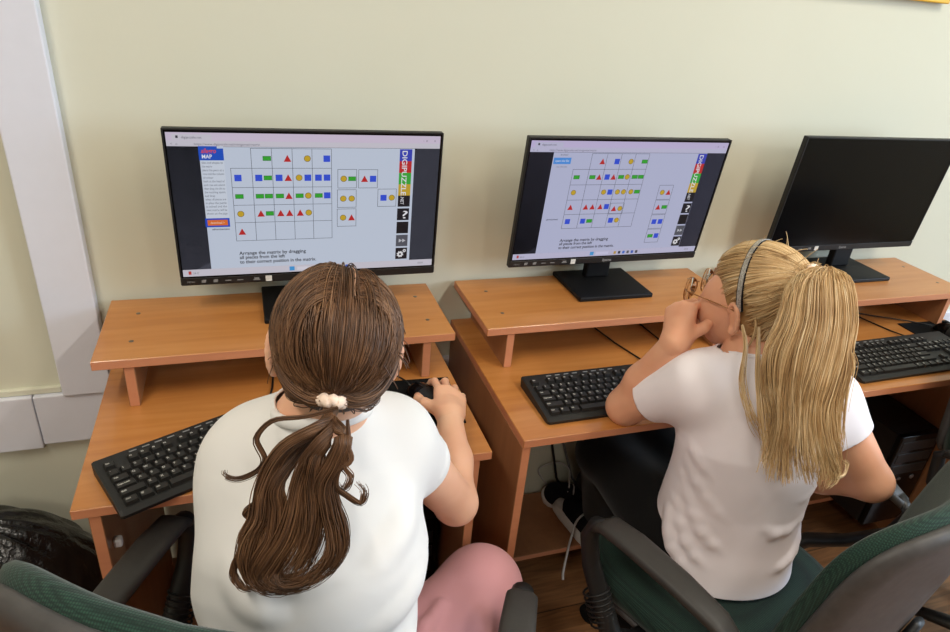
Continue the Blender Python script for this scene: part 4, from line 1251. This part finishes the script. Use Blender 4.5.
# hair sagging loosely past the ears towards the tie
for sd in (-1, 1):
    for q in lock([surf(A(sd * .08, -.01, .03), .001), surf(A(sd * .08, -.035, -.02), .003), surf(A(sd * .06, -.06, -.055), .006), surf(A(sd * .03, -.085, -.068), .006), TIE], 260, .004, .013, 22, .002, .001, (0, 0, 1), (.98, 1)):
        paths.append(c1 + (q * S1) @ R1h.T - O1)
# a few loose hairs
for i in range(90):
    a = rng.uniform(-1.9, 1.9); el = rng.uniform(-.2, 1.3)
    st = surf(A(math.sin(a) * math.cos(el), -math.cos(a) * math.cos(el), math.sin(el)), .001); e2 = st + rng.normal(0, .012, 3) + A(0, -.006, -.03)
    Q = bez(st, st * 1.04 + A(0, 0, -.005), e2 * 1.05, e2, 12); paths.append(c1 + (Q * S1) @ R1h.T - O1)
V, F = ribbons(paths, .0007, 3, .6)
link('hair_strands', nmesh('hair_strands', [(V, F, 0)]), M['brown_hair'], hobj)
pl = MB(); pl.tube([c1 + R1h @ (surf(A(part_x + .0015 * math.sin(5 * a), math.cos(a) * .1, math.sin(a) * .1), .0030) * S1) - O1 for a in np.linspace(.5, 2.32, 24)], [.0005 + .0006 * math.sin(PI * k / 23) for k in range(24)], 8, flat=.5)
pl.build('parting', M['skin_a'], hobj)

# scrunchie
T1 = c1 + R1h @ (TIE * S1) - O1
ax = A(-.25, -.55, -.8); ax /= np.linalg.norm(ax); uu = np.cross(ax, A(1, 0, 0)); uu /= np.linalg.norm(uu); ww = np.cross(ax, uu)
s = MB(); pts = []; rad = []
for k in range(48):
    a = 2 * PI * k / 48; pts.append(T1 + ax * .006 + (uu * math.sin(a) * .8 + ww * math.cos(a)) * (.0115 + .0006 * math.sin(9 * a)) + ax * .0015 * math.sin(7 * a)); rad.append(.0066 + .0005 * math.sin(13 * a))
s.tube(pts, rad, 12, closed=True); s.build('hair_tie', M['scrunchie'], g1)

# ponytail lying on the back, ends curling
B1 = T1 + O1
pt = []
tails = [  # locks of the tail: guide points in the room, number of strands, spread at the tie and at the end
    ([(0.375, -0.896, 1.136), (0.353, -0.895, 1.114), (0.324, -0.891, 1.094), (0.307, -0.893, 1.071), (0.296, -0.899, 1.043), (0.291, -0.906, 1.015), (0.279, -0.910, 0.991), (0.274, -0.917, 0.963), (0.283, -0.928, 0.943), (0.302, -0.937, 0.936), (0.324, -0.940, 0.949)], 240, 0.007, 0.013),
    ([(0.379, -0.897, 1.136), (0.362, -0.901, 1.106), (0.343, -0.903, 1.078), (0.333, -0.909, 1.051), (0.327, -0.916, 1.023), (0.317, -0.922, 0.995), (0.303, -0.925, 0.971), (0.294, -0.929, 0.951), (0.309, -0.938, 0.939), (0.339, -0.945, 0.951), (0.355, -0.941, 0.980)], 260, 0.008, 0.014),
    ([(0.383, -0.898, 1.137), (0.379, -0.906, 1.108), (0.369, -0.912, 1.081), (0.358, -0.916, 1.057), (0.361, -0.926, 1.031), (0.366, -0.935, 1.009), (0.366, -0.943, 0.986), (0.353, -0.946, 0.961), (0.330, -0.945, 0.943)], 230, 0.007, 0.013),
    ([(0.322, -0.894, 1.085), (0.312, -0.899, 1.058), (0.308, -0.908, 1.026), (0.303, -0.917, 0.994), (0.292, -0.921, 0.972), (0.286, -0.925, 0.955), (0.300, -0.934, 0.942), (0.326, -0.942, 0.947)], 170, 0.006, 0.012),
    ([(0.368, -0.897, 1.124), (0.351, -0.903, 1.088), (0.345, -0.911, 1.056), (0.345, -0.922, 1.025), (0.338, -0.931, 0.992), (0.327, -0.935, 0.968), (0.314, -0.938, 0.946)], 240, 0.008, 0.014),
    ([(0.375, -0.895, 1.137), (0.341, -0.887, 1.125), (0.309, -0.878, 1.118), (0.292, -0.879, 1.098), (0.299, -0.888, 1.076), (0.289, -0.889, 1.062), (0.270, -0.886, 1.053), (0.257, -0.880, 1.055), (0.256, -0.877, 1.062)], 26, 0.003, 0.003),
    ([(0.380, -0.908, 1.104), (0.385, -0.916, 1.084), (0.371, -0.916, 1.071), (0.368, -0.920, 1.054), (0.378, -0.927, 1.045), (0.393, -0.935, 1.038), (0.398, -0.932, 1.052), (0.389, -0.925, 1.064)], 30, 0.003, 0.004),
    ([(0.307, -0.903, 1.039), (0.286, -0.900, 1.026), (0.277, -0.901, 1.016), (0.292, -0.909, 1.007), (0.309, -0.912, 1.016)], 60, 0.006, 0.005),
    ([(0.287, -0.909, 1.001), (0.264, -0.912, 0.969), (0.257, -0.917, 0.948), (0.265, -0.925, 0.934), (0.277, -0.929, 0.932)], 40, 0.003, 0.005),
    ([(0.384, -0.902, 1.126), (0.384, -0.912, 1.095), (0.378, -0.916, 1.077), (0.384, -0.922, 1.066), (0.377, -0.924, 1.052), (0.369, -0.919, 1.058)], 20, 0.002, 0.003)]
for gd, n_, a, b_ in tails: pt += lock(([B1, B1 + ax * .022] if n_ > 100 else []) + gd[(1 if n_ > 100 else 0):], n_, a, b_, 36, .0035 if n_ > 100 else .0012, .002, None, (.82, 1))
V, F = ribbons([p - O1 for p in pt], .00072, 3, .4)
link('ponytail', nmesh('ponytail', [(V, F, 0)]), M['brown_hair'], g1)
# ------------------------------------------------------------------ the blonde pupil with the ponytail
O2 = A(1.17, -.72, 0)
g2 = thing('person', 'blonde girl with high ponytail and headband in a fitted white shirt, chin on hand', 'person', O2)
R2h = rotm(.44, -.06, -.04); c2 = A(1.172, -.600, 1.062); S2 = .95
h2 = lambda x, y, z: c2 + R2h @ (A(x, y, z) * S2)
pel, wst, cst, shl = A(1.208, -.668, .55), A(1.203, -.675, .68), A(1.192, -.685, .82), A(1.18, -.675, .90)
nb = A(1.168, -.645, .975)
LS, RS = A(1.067, -.635, .918), A(1.308, -.715, .907)
LE, LW = A(1.018, -.507, .782), A(1.050, -.572, .972)
RE, RW = A(1.400, -.796, .756), A(1.33, -.60, .64)
kL, kR = A(1.10, -.36, .53), A(1.21, -.31, .55); aL, aR = A(1.215, -.235, .20), A(1.245, -.13, .20)
tn = A(.28, .95, .1)
body = [cone(pel, wst, .115, .100, .05, tn, 1.3), cone(wst, cst, .100, .110, .05, tn, 1.35), cone(cst, shl, .110, .085, .05, tn, 1.25),
        cone(LS, RS, .044, .044, .05), cone(shl, nb, .065, .043, .05), cone(nb, h2(0, -.02, -.05), .042, .045, .03),
        cone(LS, LE, .042, .037, .03), cone(LE, LE * .6 + LW * .4, .037, .036, .015), cone(LE * .6 + LW * .4, LW, .036, .025, .02),
        cone(RS, RE, .045, .038, .03), cone(RE, RE * .6 + RW * .4, .037, .034, .015), cone(RE * .6 + RW * .4, RW, .034, .024, .02),
        cone(A(1.12, -.64, .52), kL, .058, .05, .03), cone(A(1.26, -.62, .52), kR, .058, .05, .03), cone(kL, aL, .052, .034, .03), cone(kR, aR, .052, .034, .03)]
body.append(ell(h2(0, -.012, .01), A(.06, .075, .07) * S2, R2h, .02))
V, F = polygonize(body, .0042)
Vh, Fh = polygonize(head_prims(R2h, c2, S2) + [cone(nb, h2(0, -.02, -.05), .0425, .0455, .03)], .0026)
hl = hand(LW, (.22, .42, .80), (-.80, -.30, .42), False, [(1.25, 1.25, .7), (1.3, 1.3, .7), (1.35, 1.35, .7), (1.4, 1.4, .7)], .86, ((.85, .30, -.7), (.6, -.1, -.8)), .0078)
hl.append(cone(LE * .2 + LW * .8, LW, .0272, .0242, .01)); hl.append(cone(LW, LW + A(.01, .005, .02), .0242, .02, .014))
hr = hand(RW, (-.7, .5, -.4), (.2, .3, 1), True, [(.4, .6, .4)] * 4, .86); hr.append(cone(RE * .2 + RW * .8, RW, .026, .023, .01))
V2, F2 = polygonize(hl, .0021); V3, F3 = polygonize(hr, .003)
link('body', nmesh('body', [(V, F, 0), (V2, F2, 0), (V3, F3, 0), (Vh, Fh, 0)] + eyes(R2h, c2, S2), O2), [M['skin_b'], M['eye'], M['iris']], g2)

shirt = [cone(pel - A(0, 0, .06), wst, .166, .126, .06, tn, 1.22), cone(wst, cst, .126, .130, .05, tn, 1.28), cone(cst, shl, .130, .100, .05, tn, 1.2),
         cone(LS + A(.02, -.005, -.01), RS + A(-.02, 0, -.01), .056, .056, .06), cone(shl, nb - A(0, .0, .03), .078, .054, .05), cone(nb - A(0, 0, .04), nb + A(0, .01, .03), .054, .047, .02),
         cone(LS, LS * .36 + LE * .64, .054, .050, .045), cone(RS, RS * .52 + RE * .48, .053, .049, .045)]
fold = [((1.5, .80), (1.1, .745), (.7, .70), (.4, .68)), ((1.55, .765), (1.2, .70), (.8, .64), (.45, .61)), ((1.38, .735), (1.3, .665), (.95, .60), (.6, .565)), ((1.4, .70), (1.35, .63), (1.05, .57), (.75, .535)),
        ((1.38, .655), (1.25, .60), (1.05, .55)), ((1.45, .83), (1.15, .80), (.85, .775)), ((-1.4, .72), (-.95, .675), (-.35, .665), (.0, .70)),
        ((-1.45, .63), (-1.0, .585), (-.5, .565)), ((-1.35, .78), (-.95, .745), (-.55, .745))]
shirt += folds(list(shirt), [pel, wst, cst, shl], fold, tn, .0052, .02)
V, F = polygonize(shirt, .004)
me = nmesh('shirt', [(V, F, 0)], O2); so = Vector(O2)
hem = LS * .40 + LE * .60; hd = (LE - LS) / np.linalg.norm(LE - LS); rh = RS * .60 + RE * .40; rd = (RE - RS) / np.linalg.norm(RE - RS)
nk = Vector(nb + A(0, 0, .012)) - so
trim(me, [(Vector(hem) - so, hd, Vector(hem + hd * .05) - so, .10), (Vector(rh) - so, rd, Vector(rh + rd * .05) - so, .10), (nk, (0, .3, 1), nk + Vector((0, .01, .04)), .08),
          (Vector((1.18, -.70, .492)) - so, (0, 0, -1), Vector((1.18, -.70, .40)) - so, .3)])
o = link('shirt', me, M['shirt_b'], g2); md = o.modifiers.new('thick', 'SOLIDIFY'); md.thickness = .003; md.offset = -1
cb = MB(); cb.tube([nb + A(.0535 * math.cos(2 * PI * k / 40), .052 * math.sin(2 * PI * k / 40) - .003, .008 - .017 * math.sin(2 * PI * k / 40)) - O2 for k in range(40)], .005, 8, closed=True, flat=1.4)
cb.build('shirt_collar', M['shirt_b'], o)

tr = [cone(pel - A(0, 0, .01), wst - A(0, 0, .06), .118, .11, .05, tn, 1.15), cone(A(1.12, -.64, .525), kL, .088, .066, .05), cone(A(1.25, -.62, .525), kR, .088, .066, .05), cone(kL, aL, .062, .05, .04), cone(kR, aR, .062, .05, .04)]
V, F = polygonize(tr, .005); link('trousers', nmesh('trousers', [(V, F, 0)], O2), M['trouser'], g2)

def sneaker(heel, toe, lean):
    """canvas trainer: white foxing and toe cap, black upper, laces"""
    heel, toe = A(*heel), A(*toe); f = toe - heel; L = np.linalg.norm(f); f /= L
    up = A(0, 0, 1) + A(*lean); up -= f * (up @ f); up /= np.linalg.norm(up); sd = np.cross(f, up)
    Q = lambda x, y, z: heel + sd * x + f * y + up * z - O2
    st = [(0, .018), (.02, .029), (.06, .030), (.11, .033), (.155, .039), (.19, .036), (.21, .024), (.218, .008)]
    st = [(y * L / .218, w) for y, w in st]
    def loft(rows, mat):
        b = MB(); vs = []; n = 20
        for r in rows:
            for y, w in st: pass
        return b
    b = MB(); vs = []; fs = []; out = [( w, y) for y, w in st] + [(-w * .92, y) for y, w in reversed(st)]; n = len(out)
    for z, k in ((0, .97), (.004, 1.03), (.024, 1.04), (.028, .98)):
        vs += [Q(x * k, y, z) for x, y in out]
    for i in range(3):
        for k in range(n):
            k2 = (k + 1) % n; fs.append((i * n + k, i * n + k2, (i + 1) * n + k2, (i + 1) * n + k))
    fs += [tuple(reversed(range(n))), tuple(range(3 * n, 4 * n))]
    b.add(vs, fs, 0, True)
    up_pr = [cone(Q(0, .035, .05), Q(0, .165 * L / .218, .034), .031, .031, .03), cone(Q(0, .035, .05), Q(0, .03, .10), .031, .032, .03), cone(Q(0, .08, .065), Q(0, .14, .045), .026, .028, .03)]
    V, F = polygonize(up_pr, .0035); o = link('sneaker', nmesh('sneaker', [(V, F, 0)]), M['canvas'], g2)
    b.build('sole', M['rubber_white'], o)
    V, F = polygonize([ell(Q(0, .180 * L / .218, .028), A(.036, .036, .022), np.stack([sd, f, up], 1), .01)], .0035)
    link('toe_cap', nmesh('toe_cap', [(V, F, 0)]), M['rubber_white'], o)
    l = MB()
    for k in range(5):
        y = .085 + k * .016; z = .094 - k * .0085
        l.tube([Q(-.022, y - .003, z - .012), Q(-.008, y, z), Q(.008, y, z), Q(.022, y + .003, z - .012)], .0028, 6, flat=.6)
    l.build('laces', M['lace'], o)
    return o, Q
s1, Qa = sneaker((1.275, -.14, .104), (1.122, -.055, .104), (-.25, -.35, 0))
s2, Qb = sneaker((1.190, -.300, .075), (1.140, -.105, .118), (.5, -.1, 0))
l = MB(); l.tube(smooth_path([Qa(.0, .10, .095), Qa(.05, .11, .12), Qa(.075, .15, .10), Qa(.06, .2, .06), Qa(.02, .17, .05)], 20), .0025, 6); l.build('lace_loop', M['lace'], s1)
l = MB(); l.tube(smooth_path([Qb(-.02, .10, .09), Qb(-.06, .09, .06), Qb(-.075, .06, .01), Qb(-.10, .01, -.05), Qb(-.11, -.01, -.062)], 20), .0036, 6, flat=.5); l.build('lace_end', M['lace'], s2)

# hair swept back to the high tie
EL = A(.078, .097, .090); EC = A(0, -.013, .028)
cap = [ell(h2(*EC), (EL - .003) * S2, R2h, .02), ell(h2(*NEC), NEL * S2 * .94, R2h, .03), ell(h2(0, .092, -.040), A(.062, .048, .086) * S2, R2h, .012, True),
       ell(h2(-.082, .012, -.040), A(.02, .024, .042) * S2, R2h, .01, True), ell(h2(.082, .012, -.040), A(.02, .024, .042) * S2, R2h, .01, True)]
V, F = polygonize(cap, .004)
hobj = link('hair', nmesh('hair', [(V, F, 0)], O2), M['blonde_scalp'], g2)
TIE = A(.0, -.098, .083); dT = TIE - EC
paths = []
SD2 = scalp_dirs(3300)
for i in range(5000):
    # starts along the hairline: forehead, temples, behind the ears, nape
    u = rng.uniform(-1, 1); a = u * PI
    el = .52 - .95 * (abs(u) ** 1.1) + rng.uniform(-.05, .6) * (rng.uniform() < .5)
    d = A(math.sin(a) * math.cos(el), math.cos(a) * math.cos(el), math.sin(el)) * .1
    if abs(u) > .30 and abs(u) < .60 and d[2] < -.008 and d[1] > -.03: d[2] = rng.uniform(0, .05)
    if i >= 1700: d = SD2[i - 1700]
    bulge = A(math.copysign(.03, d[0]) * min(1, abs(d[0]) / .04), 0, .02 if d[1] > 0 else -.01)
    P = bez(d, d * .7 + dT * .3 + bulge, d * .25 + dT * .75 + bulge * .5, dT, 22)
    lift = rng.uniform(-.002, .004); t = np.linspace(0, 1, 22)
    Q = np.array([surf(p, lift + .003 * math.sin(q * PI)) for p, q in zip(P, t)])
    w = np.linspace(0, 1, 5)[:, None] ** 2
    Q[-5:] = Q[-5:] * (1 - w) + (TIE + rng.normal(0, .004, 3)) * w
    paths.append(c2 + (Q * S2) @ R2h.T - O2)
for i in range(60):
    a = rng.uniform(-PI, PI); el = rng.uniform(.1, 1.3); st = surf(A(math.sin(a) * math.cos(el), math.cos(a) * math.cos(el), math.sin(el)), .001)
    e2 = st * 1.03 + rng.normal(0, .014, 3) + A(0, -.02, .012); Q = bez(st, st * 1.05, e2 * 1.03, e2, 12); paths.append(c2 + (Q * S2) @ R2h.T - O2)
V, F = ribbons(paths, .0007, 3, .6)
link('hair_strands', nmesh('hair_strands', [(V, F, 0)]), M['blonde_hair'], hobj)
T2 = h2(*TIE)
ax = R2h @ A(0, -.75, .66); uu = np.cross(ax, A(1, 0, 0)); uu /= np.linalg.norm(uu); ww = np.cross(ax, uu)
s = MB(); s.tube([T2 - O2 + ax * .006 + (uu * math.sin(2 * PI * k / 30) + ww * math.cos(2 * PI * k / 30)) * .016 for k in range(30)], .0062, 10, closed=True); s.build('hair_tie', M['scrunchie'], g2)
tip = T2 + ax * .02
guides = [  # locks of the ponytail, falling behind the back
    ([T2, tip, (1.134, -0.713, 1.150), (1.105, -0.741, 1.102), (1.080, -0.757, 1.054), (1.080, -0.779, 1.004), (1.092, -0.799, 0.964), (1.081, -0.817, 0.912), (1.061, -0.842, 0.853)], 300, 0.010, 0.013),
    ([T2, tip, (1.147, -0.723, 1.163), (1.121, -0.760, 1.111), (1.102, -0.780, 1.060), (1.095, -0.800, 1.007), (1.097, -0.820, 0.962), (1.096, -0.838, 0.906), (1.102, -0.861, 0.846)], 420, 0.012, 0.017),
    ([T2, tip, (1.171, -0.730, 1.168), (1.155, -0.771, 1.114), (1.136, -0.796, 1.066), (1.123, -0.814, 1.013), (1.123, -0.828, 0.964), (1.131, -0.850, 0.909), (1.153, -0.872, 0.850)], 440, 0.012, 0.018),
    ([T2, tip, (1.201, -0.730, 1.166), (1.198, -0.767, 1.118), (1.184, -0.794, 1.069), (1.165, -0.815, 1.018), (1.153, -0.830, 0.971), (1.166, -0.853, 0.916), (1.191, -0.870, 0.870), (1.168, -0.872, 0.851)], 400, 0.012, 0.015),
    ([T2, tip, (1.223, -0.729, 1.161), (1.224, -0.765, 1.106), (1.213, -0.784, 1.064), (1.217, -0.798, 1.042), (1.212, -0.807, 1.009)], 150, 0.009, 0.008)]
pt = []
pt += fan([q[0] for q in guides[:4]] + [guides[4][0] + [(1.205, -.82, .97), (1.195, -.84, .93), (1.19, -.855, .90)]], 1700)
for q, n_, a, b_ in guides: pt += lock(q, n_ // 3, a * .7, b_ * .7, 30, .006, .003, None, (.7, 1))
pt += lock([(1.10, -.668, 1.055), (1.090, -.70, 1.03), (1.07, -.735, .985), (1.068, -.775, .945), (1.083, -.81, .906)], 34, .003, .009, 26, .003, .001)
pt += lock([(1.115, -.69, 1.06), (1.085, -.745, 1.015), (1.078, -.788, .962), (1.082, -.821, .905), (1.078, -.835, .87)], 50, .004, .012, 26, .003, .001)
pt += lock([(1.16, -.855, .90), (1.185, -.87, .872), (1.21, -.868, .868), (1.218, -.86, .884), (1.205, -.858, .892)], 30, .003, .004, 24)
pt += lock([h2(-.070, -.038, .012), h2(-.082, -.050, -.012), h2(-.080, -.046, -.045), h2(-.066, -.03, -.07)], 10, .001, .003, 20)
V, F = ribbons([p - O2 for p in pt], .00078, 3, .4)
link('ponytail', nmesh('ponytail', [(V, F, 0)]), M['blonde_hair'], g2)

# headband over the crown, ends behind the ears
hbm = MB(); hbe = MB(); ring = []
for k in range(41):
    a = -1.78 + 3.56 * k / 40
    d = A(math.sin(a), .20 - .37 * abs(math.sin(a / 2)) ** 2, math.cos(a)); ring.append(h2(*surf(d, .0055)) - O2)
cen = h2(*EC) - O2
def strap(b, w0, w1, th):
    vs = []; fs = []
    for i, p in enumerate(ring):
        t = ring[min(i + 1, 40)] - ring[max(i - 1, 0)]; t /= np.linalg.norm(t); nrm = p - cen; nrm /= np.linalg.norm(nrm); s_ = np.cross(t, nrm); s_ /= np.linalg.norm(s_)
        nrm = np.cross(s_, t)
        vs += [p + s_ * w0 - nrm * .002, p + s_ * w0 + nrm * th, p + s_ * w1 + nrm * th, p + s_ * w1 - nrm * .002]
    for i in range(40):
        for k in range(4):
            k2 = (k + 1) % 4; fs.append((i * 4 + k, i * 4 + k2, i * 4 + 4 + k2, i * 4 + 4 + k))
    fs += [(0, 1, 2, 3), (163, 162, 161, 160)]
    b.add(vs, fs, 0, False)
strap(hbm, -.0038, .0038, .0035); strap(hbe, -.0056, .0056, .0022)
hb = hbe.build('headband', M['canvas'], g2); hbm.build('glitter_strip', M['glitter'], hb)

# wire spectacles
gl = MB(); HG = lambda x, y, z: h2(x, y, z) - O2
for sd in (-1, 1):
    gl.tube([HG(sd * .034 + .025 * math.cos(2 * PI * k / 32), .118 - .006 * abs(math.cos(2 * PI * k / 32)), -.001 + .024 * math.sin(2 * PI * k / 32)) for k in range(32)], .0011, 6, closed=True)
    gl.tube([HG(sd * .058, .112, .006), HG(sd * .068, .100, .008), HG(sd * .076, .04, .008), HG(sd * .077, .0, .006), HG(sd * .074, -.016, -.012)], .0011, 6)
gl.tube([HG(-.010, .118, .002), HG(0, .121, .005), HG(.010, .118, .002)], .0011, 6)
go = gl.build('spectacles', M['gold'], g2)
for sd in (-1, 1):
    ln = MB(); ln.lathe([(.0240, -.0003), (.0240, .0003)], 28); me = ln.mesh('lens')
    X = np.array([v.co[:] for v in me.vertices]); X = np.stack([X[:, 0], X[:, 2], X[:, 1]], 1) + A(sd * .034, .114, -.001)
    X = c2 + (X * S2) @ R2h.T - O2; me.vertices.foreach_set('co', X.ravel()); link('lens', me, M['lens'], go)
for o in list(bpy.data.objects):
    if o.type == 'MESH' and o.data.users == 1: o.data.name = o.name
